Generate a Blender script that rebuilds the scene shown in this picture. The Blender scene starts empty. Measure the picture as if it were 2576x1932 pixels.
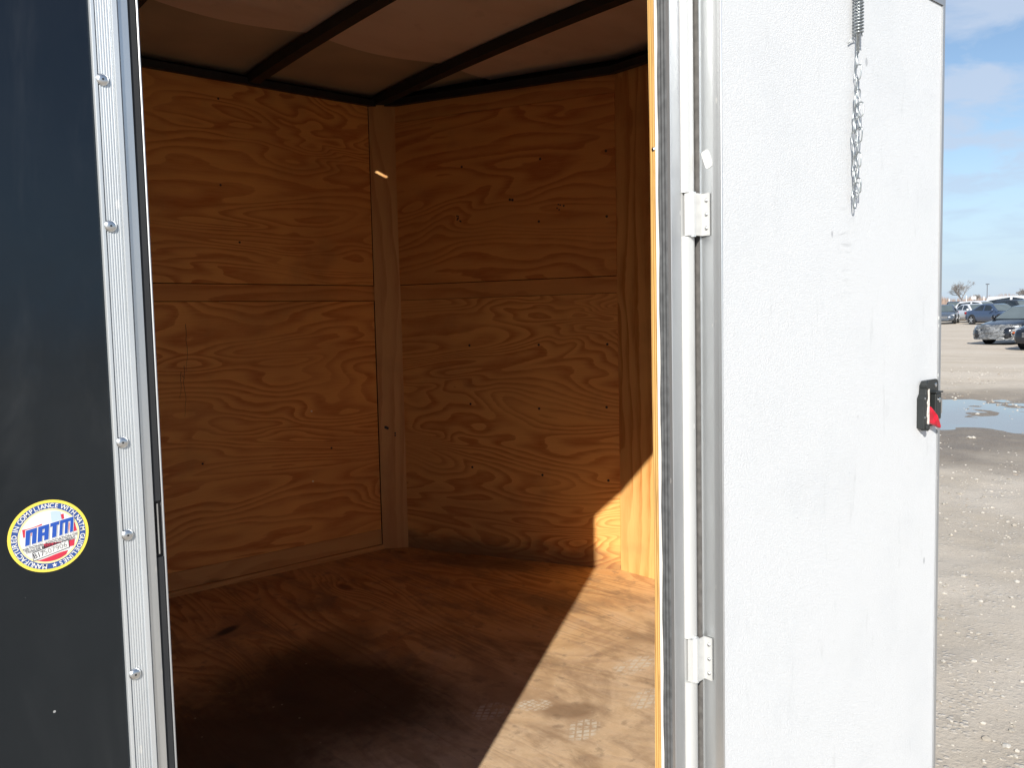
import bpy, bmesh, math, random
import numpy as np
from mathutils import Vector, Matrix

random.seed(7); rng = np.random.default_rng(7)
SC = bpy.context.scene
COL = SC.collection

# ------------------------------------------------------------------ camera
EYE = Vector((0, 0, 1.6))
cam = bpy.data.cameras.new('camera'); camo = bpy.data.objects.new('camera', cam); COL.objects.link(camo)
yaw, pitch, roll = 0.711105, 0.068686, -0.022208
fw = Vector((math.sin(yaw)*math.cos(pitch), math.cos(yaw)*math.cos(pitch), -math.sin(pitch)))
rt = Vector((math.cos(yaw), -math.sin(yaw), 0)); up = rt.cross(fw)
r2 = math.cos(roll)*rt + math.sin(roll)*up; u2 = -math.sin(roll)*rt + math.cos(roll)*up
camo.matrix_world = Matrix(((r2.x, u2.x, -fw.x, EYE.x), (r2.y, u2.y, -fw.y, EYE.y), (r2.z, u2.z, -fw.z, EYE.z), (0, 0, 0, 1)))
cam.sensor_width = 36.0; cam.lens = 36.0*2082.0/2576.0; cam.shift_y = -17.0/2576.0
cam.clip_start = 0.05; cam.clip_end = 6000
SC.camera = camo

# ------------------------------------------------------------------ sky + sun
SUN_AZ = math.radians(33.6)      # horizontal travel direction of the light
SUN_EL = math.radians(30.0)
ldir = Vector((math.cos(SUN_AZ)*math.cos(SUN_EL), math.sin(SUN_AZ)*math.cos(SUN_EL), -math.sin(SUN_EL)))
w = bpy.data.worlds.new('World'); SC.world = w; w.use_nodes = True
nt = w.node_tree; N = nt.nodes; L = nt.links
for n in list(N): N.remove(n)
out = N.new('ShaderNodeOutputWorld'); bg = N.new('ShaderNodeBackground'); L.new(bg.outputs[0], out.inputs[0])
sky = N.new('ShaderNodeTexSky'); sky.sky_type = 'NISHITA'; sky.sun_disc = False
sky.sun_elevation = SUN_EL; sky.sun_rotation = math.atan2(-ldir.x, -ldir.y)
sky.air_density = 1.0; sky.dust_density = 0.15; sky.ozone_density = 2.0
bg.inputs[1].default_value = 0.078
tc = N.new('ShaderNodeTexCoord'); sep = N.new('ShaderNodeSeparateXYZ'); L.new(tc.outputs['Generated'], sep.inputs[0])
def wm(op, a, b=None):
    m = N.new('ShaderNodeMath'); m.operation = op
    for i, v in enumerate((a, b)):
        if v is None: continue
        if isinstance(v, (int, float)): m.inputs[i].default_value = v
        else: L.new(v, m.inputs[i])
    return m.outputs[0]
den = wm('ADD', wm('MAXIMUM', sep.outputs[2], 0.0), 0.16)
cx_ = wm('DIVIDE', sep.outputs[0], den); cy_ = wm('DIVIDE', sep.outputs[1], den)
cmb = N.new('ShaderNodeCombineXYZ'); L.new(cx_, cmb.inputs[0]); L.new(cy_, cmb.inputs[1])
cn = N.new('ShaderNodeTexNoise'); cn.inputs['Scale'].default_value = 3.6; cn.inputs['Detail'].default_value = 6.5
cn.inputs['Roughness'].default_value = 0.55; cn.inputs['Distortion'].default_value = 0.35
L.new(cmb.outputs[0], cn.inputs['Vector'])
cr = N.new('ShaderNodeValToRGB'); cr.color_ramp.elements[0].position = 0.44; cr.color_ramp.elements[1].position = 0.62
cr.color_ramp.elements[0].color = (0, 0, 0, 1); cr.color_ramp.elements[1].color = (0.8, 0.8, 0.8, 1)
L.new(cn.outputs['Fac'], cr.inputs[0])
cf = N.new('ShaderNodeMapRange'); cf.interpolation_type = 'SMOOTHSTEP'; L.new(sep.outputs[2], cf.inputs[0]); cf.inputs[1].default_value = 0.03; cf.inputs[2].default_value = 0.20; cf.inputs[3].default_value = 0.25; cf.inputs[4].default_value = 1.0
mx = N.new('ShaderNodeMix'); mx.data_type = 'RGBA'; L.new(wm('MULTIPLY', cr.outputs[0], cf.outputs[0]), mx.inputs[0]); L.new(sky.outputs[0], mx.inputs[6])
mx.inputs[7].default_value = (4.5, 5.3, 6.6, 1)
hz = N.new('ShaderNodeMapRange'); hz.interpolation_type = 'SMOOTHSTEP'; L.new(sep.outputs[2], hz.inputs[0])
hz.inputs[1].default_value = 0.22; hz.inputs[2].default_value = -0.02; hz.inputs[3].default_value = 0.0; hz.inputs[4].default_value = 0.88
hm = N.new('ShaderNodeMix'); hm.data_type = 'RGBA'; L.new(hz.outputs[0], hm.inputs[0]); L.new(mx.outputs[2], hm.inputs[6]); hm.inputs[7].default_value = (3.8, 4.95, 6.6, 1)   # even pale band of horizon haze all round
L.new(hm.outputs[2], bg.inputs[0])

sun = bpy.data.lights.new('sun', 'SUN'); suno = bpy.data.objects.new('sun', sun); COL.objects.link(suno)
sun.energy = 4.2; sun.angle = math.radians(0.53); sun.color = (1.0, 0.95, 0.87)
suno.rotation_euler = ldir.to_track_quat('-Z', 'Y').to_euler(); suno.location = (-8, -6, 9)

vs = SC.view_settings; vs.view_transform = 'Standard'; vs.look = 'None'; vs.gamma = 1.0; vs.exposure = 0.72
vs.use_curve_mapping = False
cyc = SC.cycles
cyc.max_bounces = 12; cyc.diffuse_bounces = 8; cyc.glossy_bounces = 4; cyc.transmission_bounces = 4
cyc.use_denoising = True
try: cyc.denoiser = 'OPENIMAGEDENOISE'
except Exception: pass
cyc.sample_clamp_indirect = 8.0; cyc.caustics_reflective = False; cyc.caustics_refractive = False

# ------------------------------------------------------------------ material helpers
class NT:
    def __init__(s, name):
        s.m = bpy.data.materials.new(name); s.m.use_nodes = True
        s.t = s.m.node_tree; s.b = s.t.nodes['Principled BSDF']
    def n(s, typ, **kw):
        o = s.t.nodes.new('ShaderNode'+typ)
        for k, v in kw.items(): setattr(o, k, v)
        return o
    def set(s, sock, v):
        if isinstance(v, bpy.types.NodeSocket): s.t.links.new(v, sock)
        else: sock.default_value = v
    def math(s, op, a, b=0.0, c=None, clamp=False):
        o = s.n('Math', operation=op, use_clamp=clamp); s.set(o.inputs[0], a); s.set(o.inputs[1], b)
        if c is not None: s.set(o.inputs[2], c)
        return o.outputs[0]
    def mix(s, f, a, b, blend='MIX'):
        o = s.n('Mix', data_type='RGBA', blend_type=blend)
        for i, v in ((0, f), (6, a), (7, b)):
            if not isinstance(v, bpy.types.NodeSocket) and i > 0: v = tuple(v)+((1,) if len(v) == 3 else ())
            s.set(o.inputs[i], v)
        return o.outputs[2]
    def noise(s, vec, scale, detail=2.0, rough=0.5, dist=0.0):
        o = s.n('TexNoise'); s.set(o.inputs['Vector'], vec); o.inputs['Scale'].default_value = scale
        o.inputs['Detail'].default_value = detail; o.inputs['Roughness'].default_value = rough; o.inputs['Distortion'].default_value = dist
        return o.outputs['Fac']
    def scale(s, vec, v):
        o = s.n('VectorMath', operation='MULTIPLY'); s.set(o.inputs[0], vec); o.inputs[1].default_value = v; return o.outputs[0]
    def ramp(s, f, stops, interp='LINEAR'):
        o = s.n('ValToRGB'); r = o.color_ramp; r.interpolation = interp
        while len(r.elements) < len(stops): r.elements.new(0.5)
        for e, (p, c) in zip(r.elements, stops):
            e.position = p; e.color = (c, c, c, 1) if isinstance(c, (int, float)) else tuple(c)+(1,)
        s.set(o.inputs[0], f); return o.outputs[0]
    def smooth(s, v, a, b):
        o = s.n('MapRange', interpolation_type='SMOOTHSTEP'); s.set(o.inputs[0], v)
        o.inputs[1].default_value = a; o.inputs[2].default_value = b; return o.outputs[0]
    def bump(s, h, strength=0.3, dist=0.002):
        o = s.n('Bump'); o.inputs['Strength'].default_value = strength; o.inputs['Distance'].default_value = dist
        s.set(o.inputs['Height'], h); s.t.links.new(o.outputs[0], s.b.inputs['Normal'])
    def uv(s): return s.n('UVMap', uv_map='UVMap').outputs[0]
    def pos(s): return s.n('NewGeometry').outputs['Position']
    def obj(s): return s.n('TexCoord').outputs['Object']
    def fin(s, color=None, rough=None, metal=None, spec=None):
        if color is not None: s.set(s.b.inputs['Base Color'], color if isinstance(color, bpy.types.NodeSocket) else tuple(color)+(1,))
        if rough is not None: s.set(s.b.inputs['Roughness'], rough)
        if metal is not None: s.b.inputs['Metallic'].default_value = metal
        if spec is not None: s.b.inputs['Specular IOR Level'].default_value = spec
        return s.m

def plain(name, c, rough=0.5, metal=0.0, var=0.12, scale=14.0, spec=0.5):
    t = NT(name); f = t.noise(t.obj(), scale, 3.0)
    col = t.mix(t.smooth(f, 0.3, 0.7), [x*(1-var) for x in c], [min(1, x*(1+var)) for x in c])
    return t.fin(col, t.ramp(f, [(0.3, max(0.02, rough-0.05)), (0.7, min(1, rough+0.05))]), metal, spec)

def ply_nodes(t, uvv, light, dark, contrast=1.0, rings=15.0):
    """rotary-cut softwood veneer: contour bands of a stretched noise field, knots, fibre"""
    a = t.noise(t.scale(uvv, (0.85, 3.9, 1)), 1.0, 2.0, 0.48, 0.8)
    sp = t.n('SeparateXYZ'); t.set(sp.inputs[0], uvv)
    vor = t.n('TexVoronoi', feature='F1'); t.set(vor.inputs['Vector'], t.scale(uvv, (1.15, 2.6, 1))); vor.inputs['Scale'].default_value = 1.0
    kn = t.math('MULTIPLY', t.math('POWER', t.math('MAXIMUM', t.math('SUBTRACT', 1.0, t.math('MULTIPLY', vor.outputs['Distance'], 3.2)), 0.0), 2.0), 0.30)
    h = t.math('ADD', t.math('MULTIPLY', t.math('ADD', a, kn), rings), t.math('MULTIPLY', sp.outputs[1], 17.0))
    wob = t.noise(t.scale(uvv, (5, 22, 1)), 1.0, 3.0, 0.6)
    h = t.math('ADD', h, t.math('MULTIPLY', wob, 0.65))
    fr = t.math('FRACT', h)
    ring = t.ramp(fr, [(0.0, 0.0), (0.36, 0.15), (0.62, 0.65), (0.80, 1.0), (0.96, 0.85), (1.0, 0.0)])
    jag = t.noise(t.scale(uvv, (14, 120, 1)), 1.0, 2.0, 0.6)
    ring = t.math('MULTIPLY', ring, t.ramp(jag, [(0.25, 0.55), (0.65, 1.0)]), clamp=True)
    fibre = t.noise(t.scale(uvv, (9, 420, 1)), 1.0, 2.0, 0.6)
    blot = t.noise(t.scale(uvv, (1.6, 2.6, 1)), 1.0, 3.0, 0.55)
    pres = t.smooth(t.noise(t.scale(uvv, (1.1, 2.0, 1)), 2.3, 2.0), 0.25, 0.6)
    f = t.math('MULTIPLY', t.math('MULTIPLY', ring, contrast), t.math('ADD', 0.35, t.math('MULTIPLY', pres, 0.65)), clamp=True)
    col = t.mix(f, light, dark)
    col = t.mix(t.smooth(blot, 0.35, 0.75), col, t.mix(0.4, col, (0.48, 0.22, 0.075)))
    col = t.mix(t.math('MULTIPLY', t.smooth(fibre, 0.45, 0.75), 0.25), col, dark)
    core = t.smooth(vor.outputs['Distance'], 0.075, 0.035)
    col = t.mix(t.math('MULTIPLY', core, 0.85), col, (0.16, 0.06, 0.02))
    return col, f, fibre, blot

WOOD_L = (0.84, 0.425, 0.120); WOOD_D = (0.50, 0.155, 0.032)
def ply_mat(name, light=WOOD_L, dark=WOOD_D, rings=19.0, dirt_low=False):
    t = NT(name); uvv = t.uv(); col, f, fib, blot = ply_nodes(t, uvv, light, dark, 1.0, rings)
    sm = t.noise(t.pos(), 3.1, 4.0, 0.6)
    col = t.mix(t.math('MULTIPLY', t.smooth(sm, 0.56, 0.74), 0.22), col, (0.20, 0.11, 0.05))
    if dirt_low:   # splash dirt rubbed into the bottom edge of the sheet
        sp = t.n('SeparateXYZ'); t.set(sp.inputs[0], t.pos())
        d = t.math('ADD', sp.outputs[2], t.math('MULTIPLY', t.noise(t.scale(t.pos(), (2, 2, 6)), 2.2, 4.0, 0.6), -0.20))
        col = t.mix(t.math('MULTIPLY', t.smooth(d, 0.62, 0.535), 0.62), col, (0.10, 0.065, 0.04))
    t.bump(t.math('ADD', t.math('MULTIPLY', f, -0.5), fib), 0.25, 0.0006)
    return t.fin(col, t.ramp(fib, [(0.3, 0.52), (0.7, 0.66)]), 0, 0.35)

M = {}
M['ply'] = ply_mat('plywood')
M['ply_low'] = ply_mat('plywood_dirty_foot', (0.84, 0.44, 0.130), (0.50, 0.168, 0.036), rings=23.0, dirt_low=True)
M['ply_up'] = ply_mat('plywood_dull_sheet', (0.78, 0.37, 0.100), (0.48, 0.145, 0.030), rings=15.0)
M['ply_b'] = ply_mat('plywood_front_panel', (0.82, 0.47, 0.165), (0.50, 0.20, 0.045), rings=10.0)
M['board'] = ply_mat('pine_batten', (0.72, 0.345, 0.10), (0.48, 0.17, 0.04), rings=6.0)
M['post'] = ply_mat('pine_post', (0.66, 0.375, 0.135), (0.50, 0.235, 0.072), rings=4.5)

def edge_ply():
    t = NT('plywood_cut_edge'); p = t.pos(); sp = t.n('SeparateXYZ'); t.set(sp.inputs[0], p)
    lay = t.math('FRACT', t.math('MULTIPLY', t.math('ADD', sp.outputs[1], t.math('MULTIPLY', t.noise(t.scale(p, (1, 1, 9)), 1.0, 2.0), 0.002)), 210.0))
    nz = t.noise(t.scale(p, (300, 300, 9)), 1.0, 3.0, 0.6)
    col = t.mix(t.ramp(lay, [(0.0, 0.0), (0.45, 0.1), (0.6, 1.0), (0.9, 0.7), (1.0, 0.0)]), (0.66, 0.42, 0.15), (0.40, 0.20, 0.055))
    col = t.mix(t.math('MULTIPLY', t.smooth(nz, 0.52, 0.7), 0.55), col, (0.22, 0.10, 0.03))
    t.bump(nz, 0.5, 0.001); return t.fin(col, 0.65, 0, 0.3)
M['ply_edge'] = edge_ply()

def floor_mat():
    t = NT('stained_plywood_floor'); uvv = t.uv(); p = t.pos()
    col, f, fib, blot = ply_nodes(t, uvv, (0.68, 0.41, 0.17), (0.36, 0.17, 0.058), 1.0, 15.0)
    d1 = t.noise(p, 2.3, 6.0, 0.62, 0.6); d2 = t.noise(t.scale(p, (2.6, 1.0, 1)), 3.7, 6.0, 0.66, 0.4); d3 = t.noise(p, 21.0, 5.0, 0.65)
    sp = t.n('SeparateXYZ'); t.set(sp.inputs[0], p)
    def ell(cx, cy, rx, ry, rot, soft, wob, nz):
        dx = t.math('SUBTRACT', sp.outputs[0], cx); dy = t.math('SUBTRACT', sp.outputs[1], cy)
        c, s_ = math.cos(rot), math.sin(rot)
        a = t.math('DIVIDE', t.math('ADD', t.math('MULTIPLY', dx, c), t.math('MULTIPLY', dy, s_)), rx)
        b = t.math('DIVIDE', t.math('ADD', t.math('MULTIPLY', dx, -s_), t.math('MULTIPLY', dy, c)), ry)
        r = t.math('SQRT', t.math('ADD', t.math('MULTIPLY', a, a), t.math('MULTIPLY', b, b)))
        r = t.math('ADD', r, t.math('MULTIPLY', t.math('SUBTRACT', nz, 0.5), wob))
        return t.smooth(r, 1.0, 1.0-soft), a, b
    # trodden grey film where people step in, wearing off towards the far wall
    trod = t.math('MULTIPLY', t.smooth(t.math('ADD', sp.outputs[1], t.math('MULTIPLY', t.math('SUBTRACT', d1, 0.5), 1.3)), 2.25, 1.45), 0.70)
    col = t.mix(trod, col, t.mix(t.smooth(d3, 0.3, 0.7), (0.48, 0.375, 0.265), (0.62, 0.50, 0.365)))
    col = t.mix(t.math('MULTIPLY', t.smooth(d2, 0.47, 0.66), 0.62), col, (0.22, 0.135, 0.075))
    col = t.mix(t.math('MULTIPLY', t.smooth(d1, 0.52, 0.68), 0.55), col, (0.25, 0.165, 0.105))
    col = t.mix(t.math('MULTIPLY', t.smooth(d3, 0.55, 0.70), 0.5), col, (0.17, 0.115, 0.072))
    dmix = t.math('ADD', t.math('MULTIPLY', d1, 0.45), t.math('ADD', t.math('MULTIPLY', d2, 0.35), t.math('MULTIPLY', d3, 0.20)))
    # old oil / wet stains; the two large dark ones also carry painted-in shading
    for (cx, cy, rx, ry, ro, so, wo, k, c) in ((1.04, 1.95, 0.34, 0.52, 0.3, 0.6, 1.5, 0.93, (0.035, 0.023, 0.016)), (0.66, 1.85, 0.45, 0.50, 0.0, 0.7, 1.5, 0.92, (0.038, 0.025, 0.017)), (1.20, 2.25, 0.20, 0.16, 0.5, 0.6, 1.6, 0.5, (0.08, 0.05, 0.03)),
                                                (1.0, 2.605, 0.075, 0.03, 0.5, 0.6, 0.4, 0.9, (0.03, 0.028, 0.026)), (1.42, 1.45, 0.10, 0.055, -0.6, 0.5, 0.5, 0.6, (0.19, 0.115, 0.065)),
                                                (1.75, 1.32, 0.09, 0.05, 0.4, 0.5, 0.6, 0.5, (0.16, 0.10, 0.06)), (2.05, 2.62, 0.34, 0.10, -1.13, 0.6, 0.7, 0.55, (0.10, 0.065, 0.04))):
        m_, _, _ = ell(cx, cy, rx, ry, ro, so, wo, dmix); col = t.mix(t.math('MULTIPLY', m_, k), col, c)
    # pale dusty boot prints: lug pattern inside a sole outline
    for (cx, cy, rx, ry, ro) in ((1.372, 1.535, 0.050, 0.036, -0.4), (1.372, 1.360, 0.066, 0.042, 0.3), (1.745, 1.517, 0.095, 0.046, 0.05), (1.615, 1.362, 0.085, 0.042, 0.15), (1.27, 1.585, 0.06, 0.045, 0.2)):
        m_, a, b = ell(cx, cy, rx, ry, ro, 0.35, 0.8, d3)
        la = t.math('ABSOLUTE', t.math('SINE', t.math('ADD', t.math('MULTIPLY', a, 9.0), t.math('MULTIPLY', b, 5.0))))
        lb = t.math('ABSOLUTE', t.math('SINE', t.math('SUBTRACT', t.math('MULTIPLY', b, 7.0), t.math('MULTIPLY', a, 5.0))))
        lug = t.smooth(t.math('MINIMUM', la, lb), 0.30, 0.52)
        brk = t.smooth(t.noise(p, 30.0, 5.0, 0.7), 0.36, 0.56)
        col = t.mix(t.math('MULTIPLY', t.math('MULTIPLY', m_, t.math('ADD', t.math('MULTIPLY', lug, 0.8), 0.12)), t.math('MULTIPLY', brk, 0.92)), col, (0.58, 0.52, 0.42))
    # crumbs of pale dust
    v = t.n('TexVoronoi', feature='F1'); t.set(v.inputs['Vector'], p); v.inputs['Scale'].default_value = 26.0
    col = t.mix(t.math('MULTIPLY', t.smooth(v.outputs['Distance'], 0.10, 0.05), t.math('MULTIPLY', t.smooth(d3, 0.5, 0.6), 0.6)), col, (0.6, 0.54, 0.44))
    t.bump(t.math('ADD', t.math('MULTIPLY', f, -0.6), t.math('ADD', fib, d3)), 0.3, 0.0012)
    return t.fin(col, t.ramp(d1, [(0.35, 0.45), (0.65, 0.68)]), 0, 0.35)
M['floor'] = floor_mat()

def alu_mat(name, c=(0.66, 0.68, 0.69), rough=0.36, metal=0.88, blot=True):
    t = NT(name); p = t.pos()
    br = t.noise(t.scale(p, (900, 900, 6)), 1.0, 3.0, 0.6); cl = t.noise(t.scale(p, (22, 22, 5)), 1.0, 5.0, 0.6)
    col = t.mix(t.math('MULTIPLY', t.smooth(cl, 0.42, 0.72), 0.5), c, [x*0.74 for x in c])
    v = t.n('TexVoronoi', feature='F1'); t.set(v.inputs['Vector'], t.scale(p, (70, 70, 26))); v.inputs['Scale'].default_value = 1.0
    col = t.mix(t.math('MULTIPLY', t.smooth(v.outputs['Distance'], 0.16, 0.08), t.math('MULTIPLY', t.smooth(cl, 0.5, 0.62), 0.7)), col, (0.88, 0.87, 0.84))
    t.bump(br, 0.10, 0.0006)
    r = t.math('ADD', t.math('MULTIPLY', cl, 0.22), rough-0.10)
    return t.fin(col, r, metal)
M['alu'] = alu_mat('aluminium_mill_finish')
M['alu_cream'] = alu_mat('aluminium_cream_satin', (0.66, 0.665, 0.655), 0.42, 0.35)
M['alu_dull'] = alu_mat('aluminium_oxidised', (0.50, 0.51, 0.52), 0.46, 0.80)
M['alu_white'] = alu_mat('aluminium_satin_pale', (0.70, 0.73, 0.75), 0.40, 0.6)
M['chrome'] = plain('zinc_plated_steel', (0.62, 0.64, 0.65), 0.26, 1.0)
M['screw'] = plain('stainless_screw', (0.62, 0.63, 0.64), 0.3, 1.0)
M['steel_black'] = plain('black_painted_steel', (0.012, 0.013, 0.014), 0.62)
M['rubber'] = plain('black_rubber', (0.020, 0.021, 0.023), 0.72)
M['rubber_grey'] = plain('grey_rubber_seal', (0.082, 0.086, 0.09), 0.6, 0, 0.2, 60)
M['strip_grey'] = plain('dark_grey_strip', (0.105, 0.10, 0.095), 0.7, 0, 0.2, 60)
M['caulk'] = plain('white_caulk', (0.72, 0.70, 0.66), 0.6)
M['white_label'] = plain('white_paper_label', (0.84, 0.83, 0.80), 0.55, 0, 0.04)
M['black_plastic'] = plain('black_plastic', (0.018, 0.021, 0.021), 0.42)
M['red_plastic'] = plain('red_plastic', (0.50, 0.006, 0.025), 0.4, 0, 0.3, 60)
M['paper'] = plain('torn_paper_tape', (0.70, 0.66, 0.60), 0.75, 0, 0.3, 160)
M['galv'] = plain('galvanised_wire', (0.40, 0.43, 0.44), 0.34, 0.9, 0.25, 90)
M['dark_hole'] = plain('dark_screw_head', (0.022, 0.018, 0.015), 0.6)
M['nail'] = plain('bright_nail', (0.75, 0.72, 0.66), 0.35, 0.9)

def black_skin():
    t = NT('black_gloss_aluminium_skin'); p = t.pos()
    n1 = t.noise(p, 5.0, 5.0, 0.6); n2 = t.noise(p, 60.0, 3.0)
    col = t.mix(t.smooth(n1, 0.35, 0.7), (0.004, 0.0045, 0.006), (0.008, 0.0085, 0.010))
    v = t.n('TexVoronoi', feature='F1'); t.set(v.inputs['Vector'], p); v.inputs['Scale'].default_value = 34.0
    col = t.mix(t.math('MULTIPLY', t.smooth(v.outputs['Distance'], 0.05, 0.03), t.smooth(n1, 0.5, 0.6)), col, (0.35, 0.35, 0.35))
    sc = t.n('TexWave'); t.set(sc.inputs['Vector'], p); sc.inputs['Scale'].default_value = 2.0
    dust = t.smooth(t.noise(t.scale(p, (9, 9, 2.2)), 1.0, 5.0, 0.65, 0.6), 0.52, 0.78)
    col = t.mix(t.math('MULTIPLY', dust, 0.09), col, (0.16, 0.16, 0.16))
    t.b.inputs['Specular Tint'].default_value = (0.70, 0.86, 1.0, 1)
    t.bump(t.noise(p, 5.0, 2.5, 0.5, 0.6), 0.3, 0.005)
    return t.fin(col, t.ramp(n2, [(0.3, 0.12), (0.7, 0.19)]), 0, 0.62)
M['skin'] = black_skin()

def frp_mat():
    t = NT('white_pebbled_liner'); p = t.pos()
    a = t.noise(p, 270.0, 1.5, 0.5, 1.8); b = t.noise(p, 5.0, 5.0, 0.6); c = t.noise(t.scale(p, (30, 30, 6)), 1.0, 4.0, 0.65)
    h = t.smooth(a, 0.36, 0.62)
    col = t.mix(t.math('MULTIPLY', t.smooth(b, 0.46, 0.75), 0.5), (0.66, 0.675, 0.69), (0.595, 0.615, 0.635))
    col = t.mix(t.math('MULTIPLY', t.smooth(c, 0.60, 0.74), 0.34), col, (0.47, 0.485, 0.49))
    sp = t.n('SeparateXYZ'); t.set(sp.inputs[0], p)
    # rub marks left by the swinging chain
    rx = t.math('ABSOLUTE', t.math('SUBTRACT', sp.outputs[0], t.math('ADD', 1.545, t.math('MULTIPLY', t.noise(t.scale(p, (1, 1, 18)), 1.0, 2.0), 0.01))))
    band = t.math('MULTIPLY', t.smooth(rx, 0.045, 0.0), t.math('MULTIPLY', t.smooth(sp.outputs[2], 1.60, 1.70), t.smooth(sp.outputs[2], 1.84, 1.76)))
    sm = t.smooth(t.noise(t.scale(p, (14, 14, 110)), 1.0, 3.0), 0.52, 0.68)
    col = t.mix(t.math('MULTIPLY', t.math('MULTIPLY', band, sm), 0.42), col, (0.40, 0.41, 0.42))
    v = t.n('TexVoronoi', feature='F1'); t.set(v.inputs['Vector'], t.scale(p, (9, 9, 5))); v.inputs['Scale'].default_value = 1.0
    col = t.mix(t.math('MULTIPLY', t.smooth(v.outputs['Distance'], 0.055, 0.03), 0.55), col, (0.25, 0.26, 0.28))
    t.bump(h, 0.5, 0.0008)
    return t.fin(col, 0.45, 0, 0.35)
M['frp'] = frp_mat()
def ceil_mat():
    t = NT('tan_ceiling_sheet'); p = t.pos(); a = t.noise(t.scale(p, (2.2, 5.5, 1)), 1.0, 3.0, 0.55); b = t.noise(p, 16.0, 4.0, 0.6)
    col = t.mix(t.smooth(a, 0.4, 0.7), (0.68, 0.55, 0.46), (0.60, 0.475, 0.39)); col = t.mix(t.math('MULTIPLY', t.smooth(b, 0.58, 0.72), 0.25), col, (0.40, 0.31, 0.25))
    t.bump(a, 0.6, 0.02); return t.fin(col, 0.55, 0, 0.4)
M['ceil'] = ceil_mat()
M['roof_under'] = plain('roof_sheet_underside', (0.40, 0.33, 0.24), 0.55, 0, 0.12, 4.0)
M['skin_white'] = plain('white_roof_sheet', (0.7, 0.7, 0.7), 0.45)

# ------------------------------------------------------------------ mesh helpers
def tag(o, label, cat=None, group=None, kind=None):
    if label: o['label'] = label
    if cat: o['category'] = cat
    if group: o['group'] = group
    if kind: o['kind'] = kind
    return o
def empty(name, loc, rz=0.0):
    o = bpy.data.objects.new(name, None); COL.objects.link(o); o.location = loc; o.rotation_euler = (0, 0, rz); o.empty_display_size = 0.1
    return o
def wloc(o):
    v = Vector((0, 0, 0)) if o is None else o.location.copy()
    p = o.parent if o else None
    while p: v += p.location; p = p.parent
    return v
def mesh_obj(name, verts, faces, mat, parent=None, smooth=False, uvs=None, recenter=True, fmats=None, label=None):
    """verts in world space (unrotated parents); object origin at its own centre"""
    V = np.array(verts, float)
    c = (V.min(0)+V.max(0))/2 if recenter else np.zeros(3)
    me = bpy.data.meshes.new(name); me.from_pydata((V-c).tolist(), [], [list(f) for f in faces])
    mats = mat if isinstance(mat, (list, tuple)) else [mat]
    for m_ in mats: me.materials.append(m_)
    if uvs is not None:
        l = me.uv_layers.new(name='UVMap')
        for poly in me.polygons:
            for li in poly.loop_indices: l.data[li].uv = uvs[poly.index][li-poly.loop_start]
    if fmats is not None:
        for poly, k in zip(me.polygons, fmats): poly.material_index = k
    if smooth: me.polygons.foreach_set('use_smooth', [True]*len(me.polygons))
    me.update()
    o = bpy.data.objects.new(name, me); COL.objects.link(o)
    if parent is not None: o.parent = parent; o.location = Vector(c)-wloc(parent)
    else: o.location = c
    if label: o['label'] = label
    return o
BOXF = [(0, 3, 2, 1), (4, 5, 6, 7), (0, 1, 5, 4), (1, 2, 6, 5), (2, 3, 7, 6), (3, 0, 4, 7)]
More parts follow.
